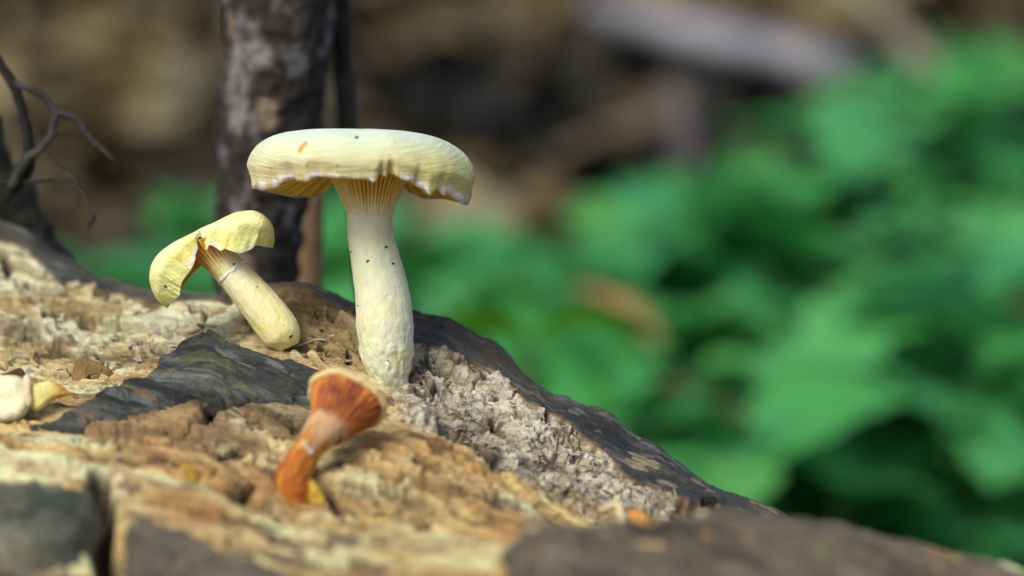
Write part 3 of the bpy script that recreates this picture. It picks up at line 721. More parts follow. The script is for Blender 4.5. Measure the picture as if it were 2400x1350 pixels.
    sc_px, hwid = 866.0, lambda py: np.interp(py, [380, 400, 425, 450, 480, 500, 515, 530], [120, 98, 80, 69, 59, 54, 51.0, 47])
    p1 = 0.62
    u1 = np.clip(b / p1, 0, 1); u2 = np.clip((b - p1) / (1 - p1), 0, 1)
    Vin = (675 - 388) * K * D0
    # rim -> junction
    Jr = 120 * K * D0; Xs = (sc_px - 1200) * K * D0
    XJ, DJ = Xs + Jr * c, D0 + Jr * s
    e1 = u1 ** 0.9
    Xa = lipX[None] * (1 - e1) + XJ[None] * e1; Da = lipD[None] * (1 - e1) + DJ[None] * e1
    Va = lipV[None] * (1 - np.sin(u1 * np.pi / 2)) + Vin * np.sin(u1 * np.pi / 2) - 0.10 * tri * sstep(0.0, 0.15, u1)
    pyf = 388 + (528 - 388) * u2
    rad = hwid(pyf) * K * D0 * (1 + 0.17 * (tri - 0.55) * sstep(0.92, 0.40, u2 + 0.25 * fbm(th * 7, 0, 0, 222, 2)[None]))
    rad = rad - 0.03 * sstep(0.9, 1.0, u2)
    cxs = np.interp(pyf, [388, 430, 528], [866, 866, 867]); Xb = (cxs - 1200) * K * D0 + rad * c; Db = D0 + rad * s; Vb = (675 - pyf) * K * D0 + 0 * rad - 0.10 * tri * (1 - u2) ** 2
    first = (b <= p1)
    X_, D_, V_ = np.where(first, Xa, Xb), np.where(first, Da, Db), np.where(first, Va, Vb)
    gcol = mixc(lin(236, 178, 36), lin(240, 218, 112), tri * np.ones_like(X_))
    gcol = mixc(gcol, lin(214, 150, 18), (1 - tri) * np.ones_like(X_) * 0.6)
    ch = sstep(0.42, 0.92, u2 + 0.55 * (tri - 0.5) + 0.2 * fbm(th * 7, 0, 0, 223, 2)[None]) * np.ones_like(X_)
    ch = np.maximum(ch, sstep(0.62, 0.95, u2 + 0.25 * fbm(th * 11, 0, 0, 224, 2)[None]) * np.ones_like(X_))
    gcol = mixc(gcol, lin(224, 225, 194), ch)
    part("gills", W(X_, D_, V_), gridq(NB, NT, wrap=True, flip=True), M_GILL, t, gcol)
    # stem
    ctl = np.array([(866, 440, 45), (866, 480, 52), (866, 520, 53), (869, 560, 54), (878, 600, 57), (887, 640, 60.5), (895, 680, 63), (900, 720, 65.5), (903, 760, 67.5), (906, 800, 64.5), (908, 830, 62), (912, 860, 55), (918, 885, 46), (926, 905, 34), (932, 925, 22)], float)
    ct = resample(ctl, 170); path = P(ct[:, 0], ct[:, 1], D0); rad = ct[:, 2] * K * D0 / 100
    seg = 160
    def mod(sv, tv):
        lump = 0.035 * fbm(np.cos(tv) * 1.5 + 4, np.sin(tv) * 1.5, sv * 9, 231, 4) * sstep(0.1, 0.5, sv) * 1.5
        rough_ = 0.09 * fbm(np.cos(tv) * 5 + 4, np.sin(tv) * 5, sv * 22, 232, 4) * sstep(0.45, 0.8, sv)
        return 1 + lump + rough_
    v, q, tr = tube(path, rad, seg, mod)
    sv = np.linspace(0, 1, 170)[:, None]; tv = np.linspace(0, 2 * np.pi, seg, endpoint=False)[None]
    N1 = fbm(np.cos(tv) * 2 + 4, np.sin(tv) * 2, sv * 8, 233, 4); N2 = fbm(np.cos(tv) * 3 + 4, np.sin(tv) * 3, sv * 14, 234, 4)
    sc = mixc(lin(224, 225, 198), lin(220, 224, 184), sstep(-0.2, 0.4, N1))
    sc = mixc(sc, lin(236, 235, 226), sstep(0.1, 0.4, N2) * sstep(0.45, 0.8, sv))
    sc = mixc(sc, lin(228, 214, 110), (sstep(0.55, 0.95, sv) * sstep(0.0, 0.4, N1)) * 0.75)
    sc = mixc(sc, lin(214, 170, 84), sstep(0.24, 0.42, N2) * 0.45 * sstep(0.3, 0.6, sv))
    sc = np.concatenate([sc.reshape(-1, 3), sc[0, :1], sc[-1, :1]])
    part("stem", v, q, M_STEM, t, sc, tr)
    # crumbs of soil sticking to it
    dv, dq, o_ = [], [], 0
    for px, py, r in ((836, 322, 3.5), (905, 579, 4), (824, 590, 3.5), (862, 612, 4), (921, 618, 4), (846, 842, 4), (868, 848, 3.5), (910, 846, 3), (840, 717, 3), (940, 362, 3)):
        x0, D_ = (px - 1200) * K * D0, D0
        for dd in np.arange(D0 - 3.2, D0, 0.02):
            pass
        cxs = np.interp(py, ctl[:, 1], ctl[:, 0]); hs = np.interp(py, ctl[:, 1], ctl[:, 2])
        dep = math.sqrt(max(0.02, 1 - ((px - cxs) / hs) ** 2)) * hs * K * D0 if py > 430 else (1.15 if py < 340 else 2.3)
        v_, q_ = sliver(r * K * D0 / 100 * 2, r * K * D0 / 100 * 1.4, 0.1, int(px))
        v_ = v_ @ rot_xyz(0.5, R.uniform(-1, 1), 0.3).T + P(px, py, D0 - dep)
        dv.append(v_); dq.append(q_ + o_); o_ += len(v_)
    part("soil_crumbs", np.concatenate(dv), np.concatenate(dq), M_TWIG, t, np.tile(lin(70, 50, 26), (o_, 1)), smooth=False)["kind"] = "stuff"

def inflate(outline, D, thick, seed=0, rings=10, sub=10, tiltx=0.0, tilty=0.0, curl=0.0, lump=0.25):
    """a closed lens-shaped body with the given outline (photo pixels at distance D) and real thickness (cm)"""
    ol = np.array(outline + outline[:1], float); n = (len(ol) - 1) * sub
    t = np.linspace(0, len(ol) - 1, n, endpoint=False); i = np.floor(t).astype(int); f = (t - i)[:, None]
    m = len(ol) - 1; g = lambda k: ol[np.mod(k, m)]
    p0, p1, p2, p3 = g(i - 1), g(i), g(i + 1), g(i + 2)
    e = 0.5 * (2 * p1 + (p2 - p0) * f + (2 * p0 - 5 * p1 + 4 * p2 - p3) * f ** 2 + (3 * p1 - p0 - 3 * p2 + p3) * f ** 3)
    c = e.mean(0); VS = []
    for side in (-1, 1):
        for k in range(rings + 1):
            rho = k / rings if side < 0 else 1 - k / rings
            if side > 0 and k == 0: continue
            rho_ = max(rho, 0.001); p = c + (e - c) * rho_
            x = (p[:, 0] - 1200) * K * D; v = (675 - p[:, 1]) * K * D
            dx, dy = (p[:, 0] - c[0]) * K * D, (c[1] - p[:, 1]) * K * D
            d = side * thick * math.sqrt(max(0, 1 - rho ** 2.5)) * (1 + lump * fbm(x * 2, v * 2, side, seed, 3)) + tiltx * dx + tilty * dy + curl * (dx * dx + dy * dy) + thick * lump * fbm(x * 1.5, v * 1.5, 5, seed + 1, 3)
            sc_ = (D + d) / D
            VS.append(W(x * sc_, D + d, v * sc_))
    VS = np.array(VS); return VS.reshape(-1, 3), gridq(len(VS), n, wrap=True), None

# --- the leaning yellow one with the split cap
def leaning_mushroom():
    D0 = 75.2
    t = thing("mushroom", "smaller pale yellow mushroom leaning over, its drooping cap split in two lobes", "mushroom", P(672, 806, D0), "mushrooms growing on the log")
    K0 = [  # t, silhouette, front rim, back rim
        (0.00, 391, 723, 393, 722, 392, 722), (0.05, 370, 704, 397, 717, 398, 715), (0.10, 356, 680, 405, 706, 408, 704), (0.18, 350, 652, 421, 690, 421, 688), (0.24, 352, 630, 423, 672, 428, 672), (0.30, 360, 610, 427, 660, 436, 660),
        (0.36, 374, 592, 440, 642, 448, 645), (0.42, 393, 577, 447, 632, 458, 636), (0.46, 410, 566, 458, 606, 466, 628), (0.50, 430, 556, 458, 598, 474, 622), (0.54, 448, 547, 464, 580, 482, 616), (0.57, 460, 541, 462, 566, 490, 612), (0.595, 468, 536, 467, 555, 496, 608), (0.615, 475, 533, 474, 557, 502, 606),
        (0.635, 483, 529, 479, 570, 508, 605), (0.65, 490, 526, 483, 587, 514, 604), (0.665, 498, 523, 490, 574, 518, 603), (0.69, 512, 516, 505, 580, 526, 592), (0.72, 528, 508, 517, 588, 534, 586), (0.75, 543, 501, 526, 583, 545, 578), (0.78, 558, 496, 536, 586, 556, 572), (0.84, 590, 493, 563, 593, 580, 566), (0.88, 610, 499, 585, 586, 600, 560), (0.92, 628, 513, 603, 575, 618, 560), (0.96, 641, 535, 617, 578, 630, 566), (1.0, 644, 562, 640, 581, 640, 581)]
    K0 = np.array(K0); tt = np.linspace(0, 1, 260)
    g = np.stack([pchip(K0[:, 0], K0[:, i], tt) for i in range(1, 7)], 1)
    w = np.interp(tt, [0, 0.03, 0.1, 0.25, 0.45, 0.56, 0.605, 0.66, 0.8, 0.9, 0.97, 1.0], [0.08, 0.35, 0.75, 1.15, 1.25, 0.9, 0.5, 1.0, 1.2, 1.0, 0.55, 0.10])
    wb = np.interp(tt, [0, 0.1, 0.3, 0.7, 0.9, 1.0], [0.08, 0.8, 1.2, 1.25, 0.9, 0.10])
    NP = 54; ph = np.linspace(0, np.pi, NP)[None]
    fr_ = np.sin(ph) ** 0.72
    isf = ph <= np.pi / 2
    S, F, B = g[:, 0:2], g[:, 2:4], g[:, 4:6]
    rimx = np.where(isf, F[:, :1], B[:, :1]); rimy = np.where(isf, F[:, 1:], B[:, 1:])
    px = rimx + (S[:, :1] - rimx) * fr_; py = rimy + (S[:, 1:] - rimy) * fr_
    cosd = np.cos(ph)
    D = D0 - np.where(isf, w[:, None], wb[:, None]) * np.sign(cosd) * np.abs(cosd) ** 0.85 * (1 - 0.16 * sstep(0.75, 1.0, np.abs(cosd)))
    D = D + 0.05 * fbm(px * 0.03, py * 0.03, ph, 301, 3) + 0.035 * fbm(tt[:, None] * 40, ph * 0.7, 0, 302, 2) * sstep(0.7, 0.1, fr_)
    o = P(px, py, D)
    du = np.gradient(o, axis=0); dv = np.gradient(o, axis=1); nrm = np.cross(du, dv); nrm /= np.linalg.norm(nrm, axis=-1)[..., None] + 1e-12
    cen = P(470, 600, D0); flip = np.sign(((o - cen) * nrm).sum(-1).mean()); nrm *= flip
    th_ = (0.025 + 0.14 * fr_) / 100 * np.minimum(1, (w[:, None] + 0.1))
    inn = o - nrm * th_[..., None]
    A = np.broadcast_to(fr_, px.shape)
    cc = mixc(lin(230, 230, 150), lin(236, 236, 176), sstep(0.3, 1.0, A)); cc = mixc(cc, lin(222, 208, 110), 0.6 * sstep(0.0, 0.45, fbm(px * 0.02, py * 0.03, 0, 303, 3)))
    cc = mixc(cc, lin(246, 240, 226), sstep(0.28, 0.1, A) * sstep(-0.1, 0.25, fbm(tt[:, None] * 16, 0, 0, 304, 2)) * 0.8)
    cc = mixc(cc, lin(246, 238, 228), np.exp(-((tt[:, None] - 0.61) / 0.022) ** 2) * sstep(0.9, 0.2, A))
    n, m = px.shape
    edge1 = np.stack([o[:, 0], inn[:, 0]], 0); edge2 = np.stack([o[:, -1], inn[:, -1]], 0)
    verts = np.concatenate([o.reshape(-1, 3), edge1.reshape(-1, 3), edge2.reshape(-1, 3)])
    rc = np.broadcast_to(lin(246, 240, 220), (4 * n, 3)); cols = np.concatenate([cc.reshape(-1, 3), rc])
    q = np.concatenate([gridq(n, m), gridq(2, n, off=n * m), gridq(2, n, off=n * m + 2 * n)])
    part("cap", verts, q, M_CAP2, t, cols)
    ic = mixc(GILLC, GILLD, sstep(-0.2, 0.3, np.sin(tt[:, None] * 420) * np.ones((1, m))) * 0.6)
    part("gills", inn, gridq(n, m, flip=True), M_GILL, t, ic)
    ctl = np.array([(488, 556, 62), (494, 570, 56), (504, 590, 46), (515, 606, 41), (528, 622, 39), (542, 638, 39), (562, 660, 41), (590, 692, 44), (618, 726, 46), (642, 757, 48), (658, 780, 47), (668, 797, 40), (676, 815, 26)], float)
    ct = resample(ctl, 130); Dp = np.interp(np.arange(130), [0, 129], [D0, D0]); path = P(ct[:, 0], ct[:, 1], Dp); seg = 144
    def mod(sv, tv):
        gl = np.abs(((tv * 30 / (2 * np.pi) + 0.3 * fbm(np.cos(tv) * 3, np.sin(tv) * 3, 0, 311, 2)) % 1) * 2 - 1)
        return 1 + 0.13 * (gl - 0.5) * sstep(0.30, 0.05, sv) + 0.05 * fbm(np.cos(tv) * 1.6, np.sin(tv) * 1.6, sv * 6, 312, 4) + 0.02 * fbm(np.cos(tv) * 6, np.sin(tv) * 6, sv * 20, 313, 3)
    v, q, tr = tube(path, ct[:, 2] * K * D0 / 100, seg, mod)
    sv = np.linspace(0, 1, 130)[:, None]; tv = np.linspace(0, 2 * np.pi, seg, endpoint=False)[None]
    gl = np.abs(((tv * 30 / (2 * np.pi) + 0.3 * fbm(np.cos(tv) * 3, np.sin(tv) * 3, 0, 311, 2)) % 1) * 2 - 1)
    N1 = fbm(np.cos(tv) * 2, np.sin(tv) * 2, sv * 7, 314, 4)
    sc = mixc(lin(238, 228, 170), lin(232, 216, 132), sstep(-0.1, 0.4, N1)); sc = mixc(sc, lin(242, 236, 200), sstep(0.3, 0.45, sv) * sstep(0.75, 0.5, sv) * 0.6)
    sc = mixc(sc, lin(220, 190, 90), 0.5 * sstep(0.88, 1.0, sv) * np.ones_like(tv))
    og = mixc(lin(206, 128, 16), lin(236, 194, 82), gl * np.ones_like(sv))
    sc = mixc(sc, og, sstep(0.36, 0.10, sv + 0.14 * (gl - 0.5)))
    sc = np.concatenate([sc.reshape(-1, 3), sc[0, :1], sc[-1, :1]])
    part("stem", v, q, M_STEM, t, sc, tr)
    # torn ring of veil
    k0 = int(130 * 0.42); pr = path[k0 - 3:k0 + 4]
    def mod2(sv, tv): return 0.99 + 0.03 * np.sin(sv * np.pi) + 0.13 * fbm(np.cos(tv) * 2.2, np.sin(tv) * 2.2, sv * 1.0, 321, 4)
    v, q, tr = tube(resample(pr, 9), np.interp(np.linspace(0, 1, 9), [0, 1], [ct[k0 - 3, 2], ct[k0 + 3, 2]]) * K * D0 / 100 * np.array([0.9, 1.0, 1.02, 1.03, 1.03, 1.02, 1.0, 0.97, 0.88]), 90, mod2, False)
    part("ring", v, q, M_STEM, t, np.tile(lin(246, 240, 220), (len(v), 1)))
    dv, dq, o_ = [], [], 0
    for px, py, r, cxs, hs in ((578, 664, 5, 565, 40), (570, 668, 4, 565, 40), (586, 662, 4, 565, 40), (550, 668, 3.5, 566, 40), (597, 687, 3.5, 586, 43), (603, 673, 3, 590, 40), (680, 788, 6, 665, 44), (548, 619, 3, 530, 39), (388, 672, 4, 0, 0)):
        dep = 0.38 if cxs else 1.0
        v_, q_ = sliver(r * K * D0 / 100 * 2, r * K * D0 / 100 * 1.6, 0.1, int(px)); v_ = v_ @ rot_xyz(0.5, R.uniform(-1, 1), 0.3).T + P(px, py, D0 - dep)
        dv.append(v_); dq.append(q_ + o_); o_ += len(v_)
    part("soil_crumbs", np.concatenate(dv), np.concatenate(dq), M_TWIG, t, np.tile(lin(50, 36, 16), (o_, 1)), smooth=False)["kind"] = "stuff"

# --- the withered orange one
def withered_mushroom():
    D0 = 69.8; k = K * D0
    t = thing("mushroom", "small withered rust-orange mushroom with a curved stem, gills showing under its cream rim", "mushroom", P(700, 1192, D0), "mushrooms growing on the log")
    ctl = np.array([(720, 1205, 30), (702, 1186, 45), (692, 1160, 48), (690, 1130, 47), (697, 1100, 43), (712, 1068, 37), (730, 1042, 37), (748, 1020, 42), (766, 998, 44), (780, 980, 38)], float)
    ct = resample(ctl, 90); path = P(ct[:, 0], ct[:, 1], D0); seg = 90
    def mod(sv, tv): return 1 + 0.12 * fbm(np.cos(tv) * 1.6, np.sin(tv) * 1.6, sv * 5, 401, 4) + 0.04 * fbm(np.cos(tv) * 6, np.sin(tv) * 6, sv * 9, 402, 3)
    v, q, tr = tube(path, ct[:, 2] * k / 100, seg, mod)
    sv = np.linspace(0, 1, 90)[:, None]; tv = np.linspace(0, 2 * np.pi, seg, endpoint=False)[None]; N1 = fbm(np.cos(tv) * 2, np.sin(tv) * 2, sv * 6, 403, 4)
    sc = mixc(lin(184, 106, 26), lin(150, 72, 20), sstep(-0.1, 0.4, N1)); sc = mixc(sc, lin(216, 170, 70), sstep(0.12, 0.45, -N1))
    sc = mixc(sc, lin(206, 170, 130), sstep(0.58, 0.9, sv + 0.5 * N1) * 0.85); sc = mixc(sc, lin(224, 180, 60), 0.7 * sstep(0.2, 0.05, sv + 0.1 * N1))
    sc = np.concatenate([sc.reshape(-1, 3), sc[0, :1], sc[-1, :1]])
    part("stem", v, q, M_DRY, t, sc, tr)
    vv, qq, tt = inflate([(722, 1120), (745, 1135), (762, 1160), (768, 1180), (755, 1196), (730, 1198), (712, 1170)], D0 - 0.12, 0.36, 411, lump=0.6)
    part("stem_foot", vv, qq, M_DRY, t, np.tile(lin(206, 166, 62), (len(vv), 1)), tt)
    vv, qq, tt = inflate([(706, 1036), (714, 1030), (724, 1046), (736, 1062), (728, 1066), (714, 1052)], D0 - 0.40, 0.05, 412, lump=0.8)
    part("veil_scrap", vv, qq, M_DRY, t, np.tile(lin(214, 194, 168), (len(vv), 1)), tt)
    # trumpet of gills opening up and away
    a0 = np.array([(764 - 1200) * k, D0, (675 - 1014) * k]); a1 = np.array([(806 - 1200) * k, D0 + 0.85, (675 - 944) * k])
    ax = (a1 - a0); L = np.linalg.norm(ax); ax /= L
    e1 = np.cross(ax, [0, 1, 0]); e1 /= np.linalg.norm(e1); e2 = np.cross(ax, e1)
    NT, NB = 260, 40; th = np.linspace(0, 2 * np.pi, NT, endpoint=False); b = np.linspace(0, 1, NB)[:, None]
    tri = np.abs(((th * 34 / (2 * np.pi) + 0.9 * fbm(np.cos(th) * 3, np.sin(th) * 3, b * 2.0, 421, 3)) % 1) * 2 - 1)
    rimr = 87 * k * (1 + 0.13 * fbm(np.cos(th) * 1.6, np.sin(th) * 1.6, 0, 422, 3))[None]
    rr = 42 * k + (rimr - 42 * k) * b ** 0.95; rr = rr * (1 + 0.07 * (tri - 0.5) * sstep(0.0, 0.25, b) * sstep(1.0, 0.9, b))
    zz = L * (b ** 0.85) * np.ones_like(th)[None]
    def at(r_, z_): 
        p = a0 + z_[..., None] * ax + r_[..., None] * (np.cos(th)[:, None] * e1 + np.sin(th)[:, None] * e2); return W(p[..., 0], p[..., 1], p[..., 2])
    N2 = fbm(np.cos(th) * 2, np.sin(th) * 2, b * 2, 423, 4)
    gc = mixc(lin(128, 56, 18), lin(180, 100, 34), tri); gc = mixc(gc, lin(92, 36, 16), sstep(0.05, 0.45, N2) * 0.8); gc = mixc(gc, lin(206, 132, 36), sstep(0.15, 0.45, -N2) * 0.6)
    gc = mixc(gc, lin(206, 160, 130), sstep(0.22, 0.0, b) * np.ones_like(tri) * 0.8)
    part("gills", at(rr, zz), gridq(NB, NT, wrap=True), M_GILL, t, gc)
    u = np.linspace(0, 1, 26)[:, None]
    ro = np.concatenate([rimr * np.ones((1, 1)) * (1 + x) for x in (0.0, 0.06, 0.12, 0.10)] + [rimr * (1.08 - 1.075 * u)], 0)
    zo = np.concatenate([np.full((1, NT), L + x) for x in (-0.02, -0.015, 0.05, 0.11)] + [L + 0.12 + 0.22 * np.sin(u * np.pi / 2) * np.ones((1, NT))], 0) + 0.04 * fbm(np.cos(th) * 3, np.sin(th) * 3, 0, 424, 3)[None]
    cc = np.broadcast_to(lin(224, 200, 142), ro.shape + (3,))
    part("cap", at(ro, zo), gridq(len(ro), NT, wrap=True), M_CAP2, t, cc)

# --- broken mushroom lying at the log's left side
def broken_mushroom():
    D0 = 73.0
    t = thing("mushroom", "broken cream mushroom cap with a folded yellow lobe lying against the dark bark", "mushroom", P(20, 992, D0), "mushrooms growing on the log")
    v, q, tr = inflate([(-60, 890), (0, 880), (38, 880), (60, 892), (72, 915), (76, 940), (68, 962), (50, 982), (20, 993), (-20, 995), (-70, 985), (-85, 930)], D0, 0.45, 501, tilty=0.3)
    N1 = fbm(v[:, 0] * 140, v[:, 1] * 140, v[:, 2] * 140, 502, 3)
    part("cap", v, q, M_CAP2, t, mixc(lin(234, 226, 190), lin(224, 196, 124), sstep(0.1, 0.5, N1)), tr)
    v, q, tr = inflate([(55, 884), (64, 878), (72, 888), (74, 920), (76, 945), (66, 955), (58, 935), (54, 905)], D0 - 0.42, 0.12, 503)
    part("torn_edge", v, q, M_CAP2, t, np.tile(lin(228, 208, 176), (len(v), 1)), tr)
    v, q, tr = inflate([(66, 905), (90, 898), (115, 893), (138, 900), (158, 915), (168, 924), (150, 930), (130, 936), (116, 945), (100, 958), (84, 964), (70, 950)], D0 - 0.05, 0.30, 504, tiltx=0.3)
    N1 = fbm(v[:, 0] * 160, v[:, 1] * 160, v[:, 2] * 160, 505, 3); rx = (v[:, 0] - v[:, 0].min()) / np.ptp(v[:, 0])
    part("lobe", v, q, M_CAP2, t, mixc(lin(232, 220, 140), lin(214, 160, 60), sstep(0.35, 0.9, rx + 0.3 * N1)), tr)

big_mushroom(); leaning_mushroom(); withered_mushroom(); broken_mushroom()

# --- small dried bits on the log
def bit(name, label, cat, outline, D, thick, colA, colB, seed, mat=M_DRY, **kw):
    v, q, tr = inflate(outline, D, thick, seed, **kw)
    o = own_origin(v); t = link(name, raw_mesh(name, v - o, q, tr, mixc(colA, colB, sstep(-0.2, 0.4, fbm(v[:, 0] * 200, v[:, 1] * 200, v[:, 2] * 200, seed, 3)))), mat)
    t.location = tuple(o); tag(t, label, cat); return t
bit("dried_leaf", "curled tan dead leaf scrap standing behind the broken mushroom", "leaf", [(168, 905), (170, 870), (180, 842), (200, 838), (235, 852), (262, 868), (266, 884), (248, 880), (225, 876), (205, 884), (190, 900), (178, 910)], 75.2, 0.10, lin(152, 122, 76), lin(126, 98, 58), 601)
bit("dried_leaf", "dark brown leaf scrap poking up above the broken mushroom", "leaf", [(5, 878), (20, 872), (45, 862), (58, 872), (58, 890), (30, 892)], 73.7, 0.06, lin(64, 44, 32), lin(84, 60, 40), 602)
bit("yellow_bud", "small yellow cup-shaped scrap sitting in the orange wood", "fungus", [(424, 1092), (440, 1086), (460, 1098), (468, 1118), (462, 1140), (448, 1142), (436, 1122)], 68.6, 0.16, lin(204, 176, 70), lin(168, 136, 44), 603)
t = thing("withered_fungus", "tiny withered white and orange fungus in the crumbly groove", "fungus", P(1465, 1235, 68.8))
v, q, tr = inflate([(1400, 1196), (1412, 1186), (1432, 1178), (1448, 1165), (1456, 1170), (1450, 1186), (1438, 1194), (1418, 1200)], 68.6, 0.10, 611); part("cap", v, q, M_DRY, t, np.tile(lin(236, 220, 180), (len(v), 1)), tr)
v, q, tr = inflate([(1442, 1182), (1456, 1180), (1466, 1200), (1474, 1218), (1468, 1240), (1452, 1242), (1448, 1216)], 68.6, 0.14, 612); part("stem", v, q, M_DRY, t, np.tile(lin(234, 220, 190), (len(v), 1)), tr)
v, q, tr = inflate([(1466, 1204), (1488, 1194), (1512, 1202), (1528, 1222), (1526, 1244), (1500, 1248), (1476, 1240)], 68.8, 0.2, 613); part("lobe", v, q, M_DRY, t, np.tile(lin(206, 150, 74), (len(v), 1)), tr)

# ------------------------------------------------------------------ saplings and the root with twigs behind the log
def stem_tree(name, label, cat, ctl, D, colA, colB, colC, seed, top_open=True):
    """ctl: rows (px, py, half width px); stands upright, D at the first row's height"""
    c = np.array(ctl, float); V = (675 - c[:, 1]) * K * D; Dk = D - math.tan(PITCH) * V
    n = 400; row = resample(np.column_stack([c, Dk]), n)
    path = P(row[:, 0], row[:, 1], row[:, 3])
    last = path[-1].copy(); m = 40
    dn = np.linspace(0, 1, m + 1)[1:, None] * (np.array([last[0] * 1.0, last[1], float(ground_z(last[0], last[1])) - 0.03]) - last) + last
    path = np.concatenate([path, dn]); rad = np.concatenate([row[:, 2] * K * row[:, 3] / 100, row[-1, 2] * K * row[-1, 3] / 100 * np.linspace(1, 1.25, m)])
    N_ = len(path); seg = 64
    def mod(sv, tv): return 1 + 0.08 * fbm(np.cos(tv) * 1.8, np.sin(tv) * 1.8, sv * 22, seed, 4) + 0.09 * fbm(np.cos(tv) * 5, np.sin(tv) * 5, sv * 24, seed + 1, 4)
    v, q, tr = tube(path, rad, seg, mod)
    sv = np.linspace(0, 1, N_)[:, None]; tv = np.linspace(0, 2 * np.pi, seg, endpoint=False)[None]
    vw = v[:N_ * seg].reshape(N_, seg, 3)
    A_ = fbm(vw[..., 0] * 110, vw[..., 1] * 110, vw[..., 2] * 55, seed + 2, 4, 0.6); B_ = fbm(vw[..., 0] * 70, vw[..., 1] * 70, vw[..., 2] * 40, seed + 3, 3)
    cc = mixc(colA, colB, sstep(0.05, 0.35, A_)); cc = mixc(cc, colC, sstep(0.22, 0.4, B_) * 0.9)
    cc = np.concatenate([cc.reshape(-1, 3), cc[0, :1], cc[-1, :1]])
    o = own_origin(v); o[:2] = path[-1][:2]
    ob = link(name, raw_mesh(name, v - o, q, tr, cc), M_TWIG); ob.location = tuple(o); tag(ob, label, cat); return ob
stem_tree("tree_trunk", "thick dark sapling trunk with pale grey lichen patches behind the mushrooms", "tree trunk",
          [(668, -500, 140), (660, -250, 135), (653, 0, 130), (645, 150, 122), (634, 300, 117), (618, 450, 106), (606, 560, 99), (600, 680, 96), (598, 760, 95)], 86, lin(46, 41, 36), lin(118, 112, 112), lin(132, 114, 94), 701)
stem_tree("tree_trunk", "slim blackish stem just behind the lichen-spotted trunk", "tree trunk",
          [(772, -500, 24), (784, -200, 23), (797, 0, 23), (804, 150, 23), (815, 300, 23), (835, 480, 23), (850, 620, 23), (860, 760, 24)], 87.5, lin(34, 30, 27), lin(48, 42, 36), lin(60, 54, 46), 711)
stem_tree("dead_stem", "tan dead stem stub beside the dark trunk below the broad cap", "stem",
          [(742, 395, 18), (738, 420, 26), (732, 500, 28), (728, 600, 29), (726, 700, 30), (724, 780, 30)], 90.5, lin(140, 112, 82), lin(116, 92, 68), lin(160, 134, 100), 721)

root = thing("root_stub", "dark broken root with thin bare twigs at the log's upper end", "root", P(40, 620, 84))
def twig(name, ctl, D, c0, seed, parent, lump=0.1):
    c = resample(np.array(ctl, float), max(24, len(ctl) * 10)); Dn = D + (c[:, 3] if c.shape[1] > 3 else 0)
    kx = np.arange(len(c)) * 0.35; jit = 3.0 if name == 'twig' else 0.0
    path = P(c[:, 0] + jit * fbm(kx, 0 * kx, 0, seed, 3), c[:, 1] + jit * fbm(kx, 0 * kx + 5, 0, seed, 3), Dn); sc_ = 10
    v, q, tr = tube(path, c[:, 2] * (0.95 if name == 'twig' else 1) * K * D / 100, 16, lambda sv, tv: 1 + lump * fbm(np.cos(tv) * 2, np.sin(tv) * 2, sv * sc_, seed, 3))
    nn = fbm(v[:, 0] * 150, v[:, 1] * 150, v[:, 2] * 150, seed, 3)
    return part(name, v, q, M_TWIG, parent, mixc(c0 * 0.6, c0 * 1.5, sstep(-0.4, 0.5, nn)), tr)
twig("stub", [(-130, 180, 70), (-70, 290, 66), (-20, 390, 60), (30, 470, 55), (70, 540, 50), (110, 600, 45), (160, 680, 40)], 83.6, lin(26, 24, 19), 801, root, 0.35)
twig("twig", [(-20, 120, 12), (12, 170, 12), (40, 220, 13), (55, 275, 13), (65, 330, 14), (66, 365, 14), (45, 400, 15), (30, 440, 17)], 81.0, lin(24, 21, 20), 802, root)
twig("twig", [(35, 195, 8), (62, 205, 8), (95, 222, 8.5), (122, 248, 9), (130, 272, 9), (124, 300, 9), (118, 322, 9.5), (92, 350, 10), (62, 375, 11), (40, 412, 11), (28, 440, 11)], 80.6, lin(54, 52, 51), 803, root)
twig("twig", [(128, 262, 7), (150, 266, 8), (172, 276, 8), (192, 296, 8), (215, 328, 7.5), (240, 352, 7), (264, 374, 4)], 80.6, lin(42, 39, 37), 804, root)
twig("twig", [(98, 352, 4), (120, 372, 4), (150, 400, 4), (178, 424, 3.5), (198, 455, 3), (204, 480, 2.5), (212, 505, 2.5)], 80.6, lin(60, 56, 52), 805, root)
twig("twig", [(-30, 430, 6), (30, 428, 6), (80, 424, 6), (130, 420, 5.5), (165, 424, 5), (185, 436, 3.5)], 80.8, lin(48, 44, 38), 806, root)
twig("bud", [(222, 500, 3), (219, 508, 7), (214, 518, 8), (209, 530, 5), (206, 538, 2)], 80.6, lin(46, 42, 38), 807, root)
twig("twig", [(10, 470, 10), (40, 440, 12), (66, 405, 11), (72, 370, 9)], 81.2, lin(28, 25, 22), 808, root)

